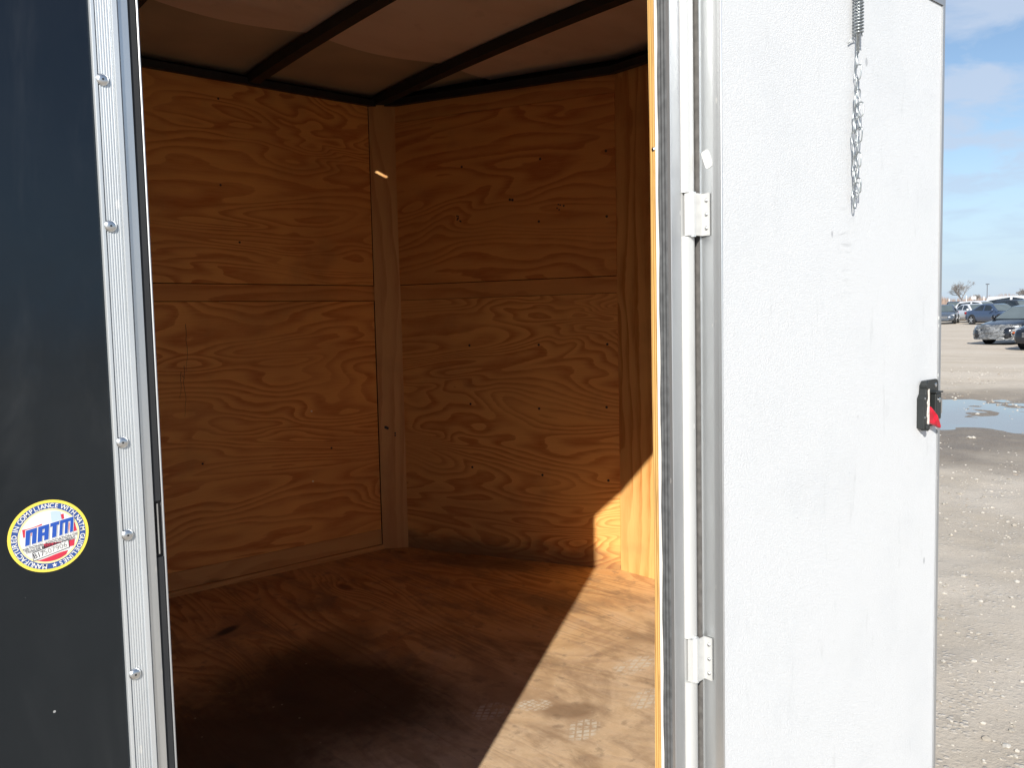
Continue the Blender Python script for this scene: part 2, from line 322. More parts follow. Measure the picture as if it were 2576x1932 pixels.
class MB:
    def __init__(s): s.v = []; s.f = []; s.k = []
    def add(s, vs, fs, k=0):
        b = len(s.v); s.v += [tuple(x) for x in vs]; s.f += [tuple(i+b for i in f) for f in fs]; s.k += [k]*len(fs); return s
    def box(s, a, b, k=0):
        (x0, y0, z0), (x1, y1, z1) = a, b
        return s.add([(x0, y0, z0), (x1, y0, z0), (x1, y1, z0), (x0, y1, z0), (x0, y0, z1), (x1, y0, z1), (x1, y1, z1), (x0, y1, z1)], BOXF, k)
    def obox(s, o, ex, ey, ez, k=0):
        o, ex, ey, ez = map(Vector, (o, ex, ey, ez))
        p = [o, o+ex, o+ex+ey, o+ey]; return s.add(p+[q+ez for q in p], BOXF, k)
    def extrude(s, prof, z0, z1, k=0, cap=True):
        n = len(prof); vs = [(x, y, z0) for x, y in prof]+[(x, y, z1) for x, y in prof]
        fs = [(i, (i+1) % n, n+(i+1) % n, n+i) for i in range(n)]
        if cap: fs += [tuple(range(n-1, -1, -1)), tuple(range(n, 2*n))]
        return s.add(vs, fs, k)
    def tube(s, pts, r, seg=6, closed=False, k=0, r1=None, cap=True):
        P = [Vector(p) for p in pts]; n = len(P); vs = []; fs = []
        prev = None
        for i, p in enumerate(P):
            d = (P[(i+1) % n]-P[i-1]) if (closed or 0 < i < n-1) else (P[1]-P[0] if i == 0 else P[-1]-P[-2])
            d.normalize()
            if prev is None: a = d.orthogonal().normalized()
            else: a = (prev-d*prev.dot(d)); a = a.normalized() if a.length > 1e-6 else d.orthogonal().normalized()
            prev = a; b = d.cross(a); rr = r if r1 is None else r+(r1-r)*i/(n-1)
            for j in range(seg):
                t_ = 2*math.pi*j/seg; vs.append(p+a*rr*math.cos(t_)+b*rr*math.sin(t_))
        m_ = n if closed else n-1
        for i in range(m_):
            for j in range(seg):
                i2 = (i+1) % n; j2 = (j+1) % seg
                fs.append((i*seg+j, i*seg+j2, i2*seg+j2, i2*seg+j))
        if cap and not closed: fs += [tuple(range(seg-1, -1, -1)), tuple((n-1)*seg+j for j in range(seg))]
        return s.add(vs, fs, k)
    def lathe(s, o, axis, prof, seg=14, k=0):
        """prof: list of (r, h) along axis from o"""
        o = Vector(o); d = Vector(axis).normalized(); a = d.orthogonal().normalized(); b = d.cross(a); vs = []; fs = []
        for r, h in prof:
            for j in range(seg):
                t_ = 2*math.pi*j/seg; vs.append(o+d*h+(a*math.cos(t_)+b*math.sin(t_))*r)
        for i in range(len(prof)-1):
            for j in range(seg):
                j2 = (j+1) % seg; fs.append((i*seg+j, i*seg+j2, (i+1)*seg+j2, (i+1)*seg+j))
        fs += [tuple(range(seg-1, -1, -1)), tuple((len(prof)-1)*seg+j for j in range(seg))]
        return s.add(vs, fs, k)
    def build(s, name, mat, parent=None, smooth=False, label=None, bevel=0.0, subsurf=0, angle=None):
        o = mesh_obj(name, s.v, s.f, mat, parent, smooth, None, True, s.k if isinstance(mat, (list, tuple)) else None, label)
        bm = bmesh.new(); bm.from_mesh(o.data); bmesh.ops.recalc_face_normals(bm, faces=bm.faces); bm.to_mesh(o.data); bm.free()
        if bevel:
            m_ = o.modifiers.new('bevel', 'BEVEL'); m_.width = bevel; m_.segments = 2; m_.limit_method = 'ANGLE'
        if subsurf:
            m_ = o.modifiers.new('sub', 'SUBSURF'); m_.levels = subsurf; m_.render_levels = subsurf
        if angle is not None: o.data.polygons.foreach_set('use_smooth', [True]*len(o.data.polygons)); o.data.set_sharp_from_angle(angle=math.radians(angle))
        return o
def board(name, parent, o, eu, ev, en, mat, grain='u', label=None, bev=0.0015):
    """flat board: o = corner of the visible face, eu/ev edges of that face, en = thickness away from the viewer; UV metric along the grain"""
    o, eu, ev, en = map(Vector, (o, eu, ev, en)); lu, lv, ln = eu.length, ev.length, en.length
    p = [o, o+eu, o+eu+ev, o+ev]; vs = p+[q+en for q in p]
    off = (random.uniform(0, 40), random.uniform(0, 40))
    uv4 = [(0, 0), (lu, 0), (lu, lv), (0, lv)]
    def m_(u, v): return (off[0]+u, off[1]+v) if grain == 'u' else (off[0]+v, off[1]+u)
    F = [(0, 1, 2, 3), (7, 6, 5, 4), (0, 4, 5, 1), (1, 5, 6, 2), (2, 6, 7, 3), (3, 7, 4, 0)]
    U = {i: uv4[i] for i in range(4)}; U.update({i+4: (uv4[i][0]+ln, uv4[i][1]+ln) for i in range(4)})
    uvs = [[m_(*U[i]) for i in f] for f in F]
    return mesh_obj(name, vs, F, mat, parent, False, uvs, True, None, label)

# ------------------------------------------------------------------ ground
GD = np.array([0.943, 0.333]); GK = math.tan(math.radians(0.5))
def _hash(ix, iy, s):
    h = np.sin(ix*127.1+iy*311.7+s*74.7)*43758.5453; return h-np.floor(h)
def vnoise(x, y, s=0):
    ix, iy = np.floor(x), np.floor(y); fx, fy = x-ix, y-iy; fx = fx*fx*(3-2*fx); fy = fy*fy*(3-2*fy)
    a, b, c, d = _hash(ix, iy, s), _hash(ix+1, iy, s), _hash(ix, iy+1, s), _hash(ix+1, iy+1, s)
    return (a*(1-fx)+b*fx)*(1-fy)+(c*(1-fx)+d*fx)*fy
def fbm(x, y, o=4, s=0):
    r = 0; a = 0.5
    for i in range(o): r = r+a*vnoise(x*2**i, y*2**i, s+i); a *= 0.5
    return r
def base_z(x, y):
    s = x*GD[0]+y*GD[1]; return GK*np.maximum(0, s)
def pud(x, y):
    s = x*GD[0]+y*GD[1]; l = -x*GD[1]+y*GD[0]
    d = np.sqrt(((s-13.7)/2.35)**2+((l+0.6)/5.2)**2)
    return np.clip(1.25-d, 0, 1)
WATER = -0.030
def ground_h(x, y):
    s = np.hypot(x, y); fade = np.clip(1.6-s/45.0, 0.0, 1)
    n = (fbm(x*0.45, y*0.45, 5, 1)-0.48)*0.075+(fbm(x*2.2, y*2.2, 4, 9)-0.47)*0.035
    near = np.clip((s-1.5)/1.5, 0, 1)
    return n*fade*near-0.045*np.minimum(1, pud(x, y)*1.5)+0.062*(fbm(x*1.1+3, y*1.1, 4, 41)-0.47)*np.minimum(1, pud(x, y)*4)
def ground_z(x, y):
    return float(base_z(x, y)+ground_h(np.array(float(x)), np.array(float(y))))

gx = np.unique(np.concatenate([-np.geomspace(1, 2500, 26), np.linspace(-1, 2, 13), np.arange(2, 19, 0.055), np.geomspace(19, 90, 90), np.geomspace(90, 3500, 34)]))
gy = np.unique(np.concatenate([-np.geomspace(1, 2500, 26), np.linspace(-1, 0, 9), np.arange(0, 7.6, 0.055), np.geomspace(7.6, 40, 60), np.geomspace(40, 2500, 30)]))
XX, YY = np.meshgrid(gx, gy, indexing='ij'); HH = ground_h(XX, YY); ZZ = base_z(XX, YY)+HH
nx, ny = len(gx), len(gy)
idx = np.arange(nx*ny).reshape(nx, ny)
faces = np.stack([idx[:-1, :-1], idx[1:, :-1], idx[1:, 1:], idx[:-1, 1:]], -1).reshape(-1, 4)
gm = bpy.data.meshes.new('ground'); gm.from_pydata(np.stack([XX, YY, ZZ], -1).reshape(-1, 3).tolist(), [], faces.tolist())
gm.polygons.foreach_set('use_smooth', [True]*len(gm.polygons))
SS_ = XX*GD[0]+YY*GD[1]; LL_ = -XX*GD[1]+YY*GD[0]
dd_ = np.sqrt(((SS_-13.2)/2.6)**2+((LL_+0.6)/6.0)**2)+0.9*(fbm(XX*0.8, YY*0.8, 4, 5)-0.47)
wet = np.clip((1.66-dd_)*1.7, 0, 1)
wet = np.maximum(wet, 0.9*np.clip((fbm(XX*0.55+7, YY*0.9, 4, 31)-0.56)*5, 0, 1)*np.clip(1-np.abs((XX*GD[0]+YY*GD[1])-11.5)/6, 0, 1))
at = gm.attributes.new('wet', 'FLOAT', 'POINT'); at.data.foreach_set('value', wet.reshape(-1).astype(np.float32))
go = bpy.data.objects.new('ground', gm); COL.objects.link(go); go['kind'] = 'structure'; go['label'] = 'pale crushed limestone lot with muddy patches'
def ground_mat():
    t = NT('crushed_limestone'); p = t.pos()
    n1 = t.noise(p, 0.55, 6.0, 0.62, 0.3); n2 = t.noise(p, 5.0, 6.0, 0.65); n3 = t.noise(p, 60.0, 4.0, 0.7)
    col = t.mix(t.smooth(n1, 0.32, 0.68), (0.50, 0.445, 0.375), (0.40, 0.345, 0.275))
    col = t.mix(t.math('MULTIPLY', t.smooth(n2, 0.5, 0.72), 0.55), col, (0.30, 0.265, 0.22))
    v = t.n('TexVoronoi', feature='F1'); t.set(v.inputs['Vector'], p); v.inputs['Scale'].default_value = 34.0
    peb = t.smooth(v.outputs['Distance'], 0.42, 0.2); pm = t.math('MULTIPLY', peb, t.smooth(n2, 0.42, 0.62))
    col = t.mix(t.math('MULTIPLY', pm, 0.75), col, t.mix(t.n('ObjectInfo').outputs['Random'], (0.56, 0.53, 0.48), (0.5, 0.46, 0.41)))
    col = t.mix(t.math('MULTIPLY', t.smooth(n3, 0.52, 0.7), 0.4), col, (0.24, 0.215, 0.185))
    a = t.n('Attribute', attribute_name='wet').outputs['Fac']
    sp = t.n('SeparateXYZ'); t.set(sp.inputs[0], p)
    # packed haul lane across the lot, tan dust, with tyre streaks
    s = t.math('ADD', t.math('MULTIPLY', sp.outputs[0], 0.943), t.math('MULTIPLY', sp.outputs[1], 0.333))
    lane = t.math('MULTIPLY', t.smooth(s, 16.5, 20.0), 0.75)
    col = t.mix(lane, col, t.mix(t.smooth(t.noise(t.scale(p, (0.6, 0.15, 1)), 1.6, 5.0), 0.4, 0.7), (0.55, 0.48, 0.395), (0.47, 0.40, 0.315)))
    wm_ = t.math('MULTIPLY', a, t.math('ADD', 0.55, t.math('MULTIPLY', n2, 0.8)), clamp=True)
    col = t.mix(wm_, col, t.mix(t.smooth(n3, 0.4, 0.65), (0.17, 0.135, 0.10), (0.26, 0.215, 0.165)))
    t.bump(t.math('ADD', t.math('MULTIPLY', pm, 0.8), t.math('ADD', n3, t.math('MULTIPLY', n2, 2.0))), 0.5, 0.010)
    return t.fin(col, t.math('SUBTRACT', 0.92, t.math('MULTIPLY', wm_, 0.4)), 0, 0.3)
gm.materials.append(ground_mat())

def water_mat():
    t = NT('muddy_puddle_water'); p = t.pos()
    t.bump(t.noise(p, 3.5, 2.0), 0.025, 0.02)
    t.b.inputs['IOR'].default_value = 1.333
    return t.fin((0.22, 0.205, 0.185), 0.035, 0, 0.7)
s0 = np.linspace(10.6, 16.9, 20); l0 = np.linspace(-8, 6, 20)
pv = [(s*GD[0]-l*GD[1], s*GD[1]+l*GD[0], GK*s+WATER) for s in s0 for l in l0]
pf = [(i*20+j, (i+1)*20+j, (i+1)*20+j+1, i*20+j+1) for i in range(19) for j in range(19)]
po = mesh_obj('puddle', pv, pf, water_mat()); tag(po, 'shallow muddy puddle of rainwater reflecting the sky', None, None, 'structure')

# loose stones, too many to count
ico = bmesh.new(); bmesh.ops.create_icosphere(ico, subdivisions=1, radius=1.0)
ICV = np.array([v.co[:] for v in ico.verts]); ICF = np.array([[v.index for v in f.verts] for f in ico.faces]); ico.free()
sv = []; sf = []; nb = 0
for i in range(15000):
    s = 2.3+(rng.random()**1.6)*21; l = rng.uniform(-0.9, 0.35)*(0.35*s+1.0)
    x, y = s*GD[0]-l*GD[1], s*GD[1]+l*GD[0]
    if y < 0.3: continue
    if fbm(np.array(x*0.9), np.array(y*0.9), 3, 3) < 0.38+0.16*rng.random(): continue
    r = 0.0034*math.exp(rng.normal(0, 0.55))*(1+0.07*s)
    if rng.random() < 0.012: r *= 2.2
    V = ICV*(1+rng.uniform(-0.28, 0.28, (len(ICV), 1)))*np.array([rng.uniform(0.8, 1.5), rng.uniform(0.7, 1.2), rng.uniform(0.4, 0.8)])*r
    a = rng.uniform(0, 6.28); c_, s_ = math.cos(a), math.sin(a); V = V@np.array([[c_, s_, 0], [-s_, c_, 0], [0, 0, 1]])
    sv.append(V+np.array([x, y, ground_z(x, y)+r*0.18])); sf.append(ICF+nb); nb += len(ICV)
t = NT('limestone_chips'); ri = t.n('NewGeometry').outputs['Random Per Island']
stone = t.fin(t.ramp(ri, [(0, (0.27, 0.24, 0.20)), (0.4, (0.40, 0.37, 0.32)), (0.85, (0.50, 0.475, 0.43)), (1.0, (0.33, 0.26, 0.19))]), 0.9)
so = mesh_obj('gravel', np.concatenate(sv), np.concatenate(sf).tolist(), stone, recenter=False); tag(so, 'loose limestone gravel scattered over the lot', 'gravel', None, 'stuff')

# ------------------------------------------------------------------ trailer
XC, YC = 1.948, 3.087            # start of the nose on the far wall (inner face)
ZF, ZT = 0.614, 2.514            # floor top, wall top
YO, YI = 0.860, 0.898            # near wall outer skin / inner face
XR = -2.55                       # rear end
FD = Vector((0.4215, -0.9068, 0)); FL = 1.043
TIP = Vector((XC, YC, 0))+FD*FL  # 2.388, 2.141
YM = (YC+YI)/2; TIPN = Vector((TIP.x, 2*YM-TIP.y, 0))
XJ0, XJ1 = 0.2700, 1.0860        # opening
ZH = 2.255                       # header underside
T = empty('cargo_trailer', (-0.2, 1.95, 0)); tag(T, 'black enclosed cargo trailer with open side door and plywood lined interior', 'trailer')

# shell ---------------------------------------------------------------
mb = MB(); mb.box((XR, YO, 0.50), (0.2268, YO+0.003, 2.60)); mb.build('side_wall', M['skin'], T, label='glossy black aluminium side wall')
mb = MB(); mb.box((0.2268, YO, 2.31), (1.16, YO+0.003, 2.60)); mb.build('wall_header', M['skin'], T)
mb = MB(); mb.box((1.1135, YO, 0.50), (XC, YO+0.003, 2.60)); mb.build('front_wall_strip', M['skin'], T)
mb = MB(); mb.box((0.2268, YO, 0.50), (1.16, YO+0.003, 0.575)); mb.build('door_sill_panel', M['skin'], T)
mb = MB()
tn = TIPN+Vector((0.05, -0.02, 0)); tf = TIP+Vector((0.05, 0.02, 0))
for a, b in (((XC, YO), tn.xy), (tn.xy, tf.xy), (tf.xy, (XC, YC+0.038)), ((XC, YC+0.038), (XR, YC+0.038)), ((XR, YC+0.038), (XR, YO))):
    ax, ay = a; bx, by = b; d = Vector((bx-ax, by-ay, 0)).normalized(); nrm = Vector((-d.y, d.x, 0))*0.003
    mb.obox((ax, ay, 0.50), (bx-ax, by-ay, 0), nrm, (0, 0, 2.16))
mb.build('nose_and_far_skin', M['skin'], T)
# plywood lining of the near wall, seen only by its cut end and by the light it throws back
TH = 0.0115
board('plywood_panel', T, (XR+0.02, YI, ZF), (XJ0-XR-0.02, 0, 0), (0, 0, ZT-ZF), (0, -TH, 0), M['ply'])
board('plywood_panel', T, (XJ0, YI, ZH), (XJ1-XJ0, 0, 0), (0, 0, ZT-ZH), (0, -TH, 0), M['ply'])
pf_ = board('plywood_panel', T, (XJ1+0.002, YI, ZF), (XC-XJ1-0.01, 0, 0), (0, 0, ZT-ZF), (0, -TH, 0), M['ply'])
# cut plywood end at the front of the doorway, slightly wavy
prof_n = 34; mb = MB()
for i in range(prof_n):
    z0 = ZF+(ZT-ZF)*i/prof_n; z1 = ZF+(ZT-ZF)*(i+1)/prof_n
    def w_(z): return 0.0014*math.sin(z*3.1+0.6)+0.0008*math.sin(z*9.3)+0.0020*(1-(z-ZF)/1.9)
    a0, a1 = w_(z0), w_(z1)
    for (ya, yb, x_) in ((YI+0.0005, YO+0.0265, XJ1),):
        mb.add([(x_-0.0005, ya+a0, z0), (x_+0.004, ya+a0, z0), (x_+0.004, yb, z0), (x_-0.0005, yb, z0), (x_-0.0005, ya+a1, z1), (x_+0.004, ya+a1, z1), (x_+0.004, yb, z1), (x_-0.0005, yb, z1)], BOXF)
mb.build('plywood_cut_edge', M['ply_edge'], T, label='bright layered end of the plywood lining at the doorway')
mb = MB()
for i in range(40):
    z0 = ZF+1.9*i/40; z1 = ZF+1.9*(i+1)/40
    d0 = 0.0012*math.sin(i*1.7)+0.0010; d1 = 0.0012*math.sin((i+1)*1.7)+0.0010
    mb.add([(XJ1-0.001, YO+0.0225-d0, z0), (XJ1+0.003, YO+0.0225-d0, z0), (XJ1+0.003, YO+0.0268, z0), (XJ1-0.001, YO+0.0268, z0), (XJ1-0.001, YO+0.0225-d1, z1), (XJ1+0.003, YO+0.0225-d1, z1), (XJ1+0.003, YO+0.0268, z1), (XJ1-0.001, YO+0.0268, z1)], BOXF)
mb.build('caulk_bead', M['caulk'], T)
mb = MB(); mb.lathe((XJ1-0.0005, YO+0.031, 1.876), (-1, 0, 0), [(0.0035, 0), (0.0035, 0.001), (0.002, 0.002)], 10); mb.build('screw', M['screw'], T)

# far side wall: sheets, joint strip, kick board -------------------------
ZU, ZL = 1.761, 1.696
PT = 0.009
lab_w = None
board('plywood_panel', T, (XR+0.02, YC-0.006, ZU+0.002), (XC-0.065-XR-0.02, 0, 0), (0, 0, ZT-ZU+0.03), (0, PT, 0), M['ply'], label='upper plywood sheet of the far side wall')
board('joint_strip', T, (XR+0.02, YC, ZL+0.001), (XC-0.055-XR-0.02, 0, 0), (0, 0, ZU-ZL-0.002), (0, PT, 0), M['board'])
board('plywood_panel', T, (XR+0.02, YC-0.004, 0.702), (XC-0.065-XR-0.02, 0, 0), (0, 0, ZL-0.7035), (0, PT, 0), M['ply'], label='lower plywood sheet of the far side wall')
board('kick_board', T, (XR+0.02, YC-0.001, 0.634), (XC-0.062-XR-0.02, 0, 0), (0, 0, 0.066), (0, PT, 0), M['post'])
board('floor_moulding', T, (XR+0.02, YC-0.014, ZF), (XC-0.045-XR-0.02, 0, 0), (0, 0, 0.019), (0, 0.014, 0), M['post'])
# corner post
PA = Vector((1.884, YC-0.010, 0)); PB = Vector((1.976, YC-0.072, 0)); pn = Vector((PB.y-PA.y, -(PB.x-PA.x), 0)).normalized()*-1
board('corner_post', T, (PA.x, PA.y, ZF+0.001), PB-PA, (0, 0, ZT-ZF+0.02), -pn*0.018 if pn.y < 0 else pn*0.018, M['post'], 'v')
# angled nose wall
C0 = Vector((XC, YC, 0)); fn = Vector((0.9068, 0.4215, 0))   # outward normal
def fbrd(name, t0, t1, z0, z1, inset, mat, grain='u', label=None):
    o = C0+FD*t0-fn*inset; return board(name, T, (o.x, o.y, z0), FD*(t1-t0), (0, 0, z1-z0), fn*PT, mat, grain, label)
fbrd('top_batten', 0.04, FL-0.001, 2.448, ZT+0.03, 0.003, M['board'])
fbrd('plywood_panel', 0.04, FL-0.001, ZU+0.002, 2.4465, 0.006, M['ply_up'], label='upper plywood sheet of the angled nose wall')
fbrd('joint_strip', 0.04, FL-0.001, ZL+0.001, ZU-0.001, 0.002, M['board'])
fbrd('plywood_panel', 0.04, FL-0.001, ZF+0.0005, ZL-0.0005, 0.004, M['ply_low'], label='lower plywood sheet of the angled nose wall, stained at its foot')
# flat front panel with upright grain, and the mirrored facet behind the jamb
board('plywood_panel', T, (TIP.x-0.001, TIP.y+0.004, ZF+0.0005), (0, TIPN.y-TIP.y-0.008, 0), (0, 0, ZT-ZF+0.03), (PT, 0, 0), M['ply_b'], 'v', 'narrow upright plywood panel at the flat tip of the nose')
o_ = TIPN+Vector((-0.001, 0, 0)); e_ = Vector((XC, YI, 0))-TIPN
board('plywood_panel', T, (o_.x, o_.y, ZF), e_, (0, 0, ZT-ZF+0.03), Vector((0.9068, -0.4215, 0))*PT, M['ply'])
# rear end wall
board('plywood_panel', T, (XR+0.022, YI, ZF), (0, YC-YI, 0), (0, 0, ZT-ZF), (-PT, 0, 0), M['ply'])

# floor: sheets laid across the trailer
fx = [XR+0.02, -1.35, -0.12, 1.10, 2.42]
def clipx(y):   # nose outline
    if y > TIP.y: return XC+(YC-y)/0.9068*0.4215
    if y < TIPN.y: return XC+(y-YI)/0.9068*0.4215
    return TIP.x
def floor_sheet(x0, x1, nose=False):
    if not nose: poly = [(x0, YO+0.005), (x1-0.0015, YO+0.005), (x1-0.0015, YC), (x0, YC)]
    else: poly = [(x0, YO+0.005), (XC-0.01, YO+0.005), (XC, YI), (TIPN.x, TIPN.y), (TIP.x, TIP.y), (XC, YC), (x0, YC)]
    n = len(poly); off = (random.uniform(0, 30), random.uniform(0, 30))
    vs = [(x, y, ZF) for x, y in poly]+[(x, y, ZF-0.018) for x, y in poly]
    F = [tuple(range(n)), tuple(range(2*n-1, n-1, -1))]+[(i, n+i, n+(i+1) % n, (i+1) % n) for i in range(n)]
    uvs = [[(off[0]+vs[i][1], off[1]+vs[i][0]*1.0) for i in f] for f in F]
    return mesh_obj('floor_sheet', vs, F, M['floor'], T, False, uvs)
for i in range(3): floor_sheet(fx[i], fx[i+1])
floor_sheet(fx[3], fx[4], True)

# roof ------------------------------------------------------------------
ZR = 2.566
def arch(y):  # slight crown of the roof
    u = (y-YM)/((YC-YI)/2); return 0.028*(1-u*u)
# wall-top rails (black steel angle)
mb = MB(); mb.box((XR, YC-0.028, ZT), (XC-0.02, YC+0.02, ZT+0.026)); mb.build('top_rail', M['steel_black'], T)
o_ = C0-fn*0.028+FD*-0.01; mb = MB(); mb.obox((o_.x, o_.y, ZT+0.0005), FD*(FL+0.02), fn*0.05, (0, 0, 0.0255)); mb.build('top_rail', M['steel_black'], T)
mb = MB(); mb.box((TIP.x-0.028, TIPN.y-0.02, ZT+0.001), (TIP.x+0.02, TIP.y+0.015, ZT+0.027)); mb.build('top_rail', M['steel_black'], T)
mb = MB(); mb.box((XR, YI-0.03, ZT), (XC-0.02, YI+0.028, ZT+0.026)); mb.build('top_rail', M['steel_black'], T)
# roof bows
RIBX = [-2.05, -1.48, -0.91, -0.34, 0.23, 0.80, 1.372, 1.925]
for rx in RIBX:
    mb = MB(); ys = np.linspace(YI+0.005, YC-0.005, 15); vs = []; fs = []
    for y in ys:
        z = ZT+0.004+arch(y)
        vs += [(rx-0.021, y, z), (rx+0.021, y, z), (rx+0.021, y, z+0.036), (rx-0.021, y, z+0.036)]
    for i in range(14):
        for j in range(4): fs.append((4*i+j, 4*i+(j+1) % 4, 4*i+4+(j+1) % 4, 4*i+4+j))
    fs += [(3, 2, 1, 0), (56, 57, 58, 59)]
    mb.add(vs, fs); mb.build('roof_bow', M['steel_black'], T)
# roof sheet with a pin hole beside a bow that lets one sliver of sun in
HX, HY = 1.408, 2.690
def roof_poly():
    xs = [XR, HX, HX+0.016, XC, 2.20, 2.46]; ys = [YO, 1.3, 1.75, YM, 2.3, HY, HY+0.050, 2.85, YC+0.04]
    vs = {}; V = []; F = []
    def vid(i, j):
        if (i, j) not in vs: vs[(i, j)] = len(V); V.append((xs[i], ys[j], ZR+arch(ys[j])))
        return vs[(i, j)]
    for i in range(len(xs)-1):
        for j in range(len(ys)-1):
            if i == 1 and j == 5: continue
            F.append((vid(i, j), vid(i+1, j), vid(i+1, j+1), vid(i, j+1)))
    return V, F
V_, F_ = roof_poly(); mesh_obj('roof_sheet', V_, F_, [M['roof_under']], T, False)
# paler ceiling sheet per bay, its bowed far edge against the darker roof sheet
ends = RIBX[1:]+[2.46]; starts = RIBX
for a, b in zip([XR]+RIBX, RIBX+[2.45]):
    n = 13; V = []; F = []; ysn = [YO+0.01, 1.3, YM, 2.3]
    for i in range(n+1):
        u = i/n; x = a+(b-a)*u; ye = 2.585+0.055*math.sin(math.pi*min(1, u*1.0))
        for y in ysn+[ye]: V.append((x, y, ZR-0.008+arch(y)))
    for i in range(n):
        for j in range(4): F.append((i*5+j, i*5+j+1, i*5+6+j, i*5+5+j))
    lo = mesh_obj('ceiling_sheet', V, F, M['ceil'], T, True)

# left door post: ridged cover trim, frame band, seal -------------------
Z0, Z1 = 0.56, 2.30
def trim_profile():
    x0, x1 = 0.2263, 0.2502; yb = YO+0.002; p = [(x0, yb), (x0, YO-0.0052), (x0+0.0006, YO-0.0062), (x0+0.0030, YO-0.0062), (x0+0.0036, YO-0.0040)]
    xs = x0+0.0042
    for k in range(6):
        a = xs+k*0.0023; p += [(a, YO-0.0050), (a+0.0005, YO-0.0056), (a+0.0014, YO-0.0056), (a+0.0019, YO-0.0050)]
    p += [(xs+0.0142, YO-0.0046), (xs+0.0150, YO-0.0066), (x1-0.0006, YO-0.0066), (x1, YO-0.0056), (x1, yb)]
    return p
mb = MB(); mb.extrude(trim_profile(), Z0, Z1); mb.build('cover_trim', M['alu_white'], T, label='ridged aluminium cover trim with round head screws')
mb = MB(); mb.extrude([(0.2512, YO+0.002), (0.2512, YO-0.0030), (0.2517, YO-0.0036), (0.2604, YO-0.0030), (0.2609, YO-0.0022), (0.2609, YO+0.002)], Z0, Z1); mb.build('frame_band', M['alu'], T)
# two short splice marks on the band (saw cuts in the extrusion)
mb = MB()
seal = [(0.2609, YO+0.004), (0.2609, YO-0.0005), (0.2625, YO-0.0012), (0.2680, YO-0.0010), (0.2690, YO+0.0005), (0.2690, YO+0.004)]
for a, b in ((Z0, 1.3685), (1.4265, Z1)): mb.extrude(seal, a, b)
mb.build('door_seal', M['rubber'], T)
mb = MB(); mb.extrude([(0.2690, YO+0.004), (0.2690, YO-0.0016), (0.2697, YO-0.0022), (0.2706, YO-0.0020), (0.2708, YI), (0.2702, YI)], Z0, Z1); mb.build('frame_lip', M['alu_dull'], T)
mb = MB(); mb.box((0.2612, YO+0.003, 1.3685), (0.2690, YO+0.006, 1.4265)); mb.box((0.2638, YO-0.001, 1.372), (0.2652, YO+0.004, 1.4235), 1)
mb.build('latch_slot', [M['dark_hole'], M['chrome']], T)
for z in (1.8356, 1.6985, 1.4897, 1.3981, 1.2577, 1.99, 1.05, 0.85):
    x = 0.2336
    mb = MB(); mb.lathe((x, YO-0.0046, z), (0, -1, 0), [(0.0058, 0), (0.0060, 0.0008), (0.0054, 0.0024), (0.0038, 0.0036), (0.0016, 0.0040)], 16)
    mb.lathe((x, YO-0.0085, z), (0, -1, 0), [(0.0011, 0), (0.0011, 0.00025)], 6, 1)
    mb.build('trim_screw', [M['screw'], M['steel_black']], T, angle=50)

# front door post ----------------------------------------------------------
mb = MB(); mb.extrude([(XJ1, YO+0.0225), (XJ1-0.0012, YO+0.0190), (XJ1-0.0002, YO+0.0160), (XJ1-0.0012, YO+0.0125), (XJ1-0.0002, YO+0.0095), (XJ1-0.0010, YO+0.0060), (XJ1, YO+0.0030), (XJ1+0.006, YO+0.0030), (XJ1+0.006, YO+0.0225)], Z0, Z1); mb.build('door_seal', M['rubber_grey'], T)
mb = MB(); mb.extrude([(XJ1, YO+0.003), (XJ1-0.0006, YO-0.0035), (XJ1+0.0004, YO-0.0042), (1.1108, YO-0.0042), (1.1116, YO-0.0030), (1.1116, YO+0.003)], Z0, Z1); mb.build('jamb_flange', M['alu_dull'], T)
hp = [(1.1120+0.0155*(1-math.cos(a)), YO-0.0042-0.0095*math.sin(a)) for a in np.linspace(0, math.pi, 13)]
hp = [(1.1120, YO-0.001)]+hp+[(1.1430, YO-0.001)]
for a, b in ((Z0, 0.9760), (1.0525, 1.7315), (1.8030, Z1)):
    mb = MB(); mb.extrude(hp, a, b); mb.build('hinge_cover', M['alu_cream'], T, angle=40)
mb = MB(); mb.box((1.1120, YO-0.0040, Z0), (1.1262, YO-0.0005, Z1)); mb.box((1.1262, YO-0.0030, Z0), (1.1440, YO-0.0003, Z1)); mb.build('hinge_backing_strip', M['alu_cream'], T)
# header frame (above the picture)
mb = MB(); mb.box((XJ0, YO-0.004, ZH), (XJ1+0.02, YI, ZH+0.06)); mb.build('header_frame', M['alu'], T)
mb = MB(); mb.box((XJ0, YO-0.004, 0.575), (XJ1+0.02, YI-0.03, ZF-0.001)); mb.build('sill_plate', M['alu'], T)

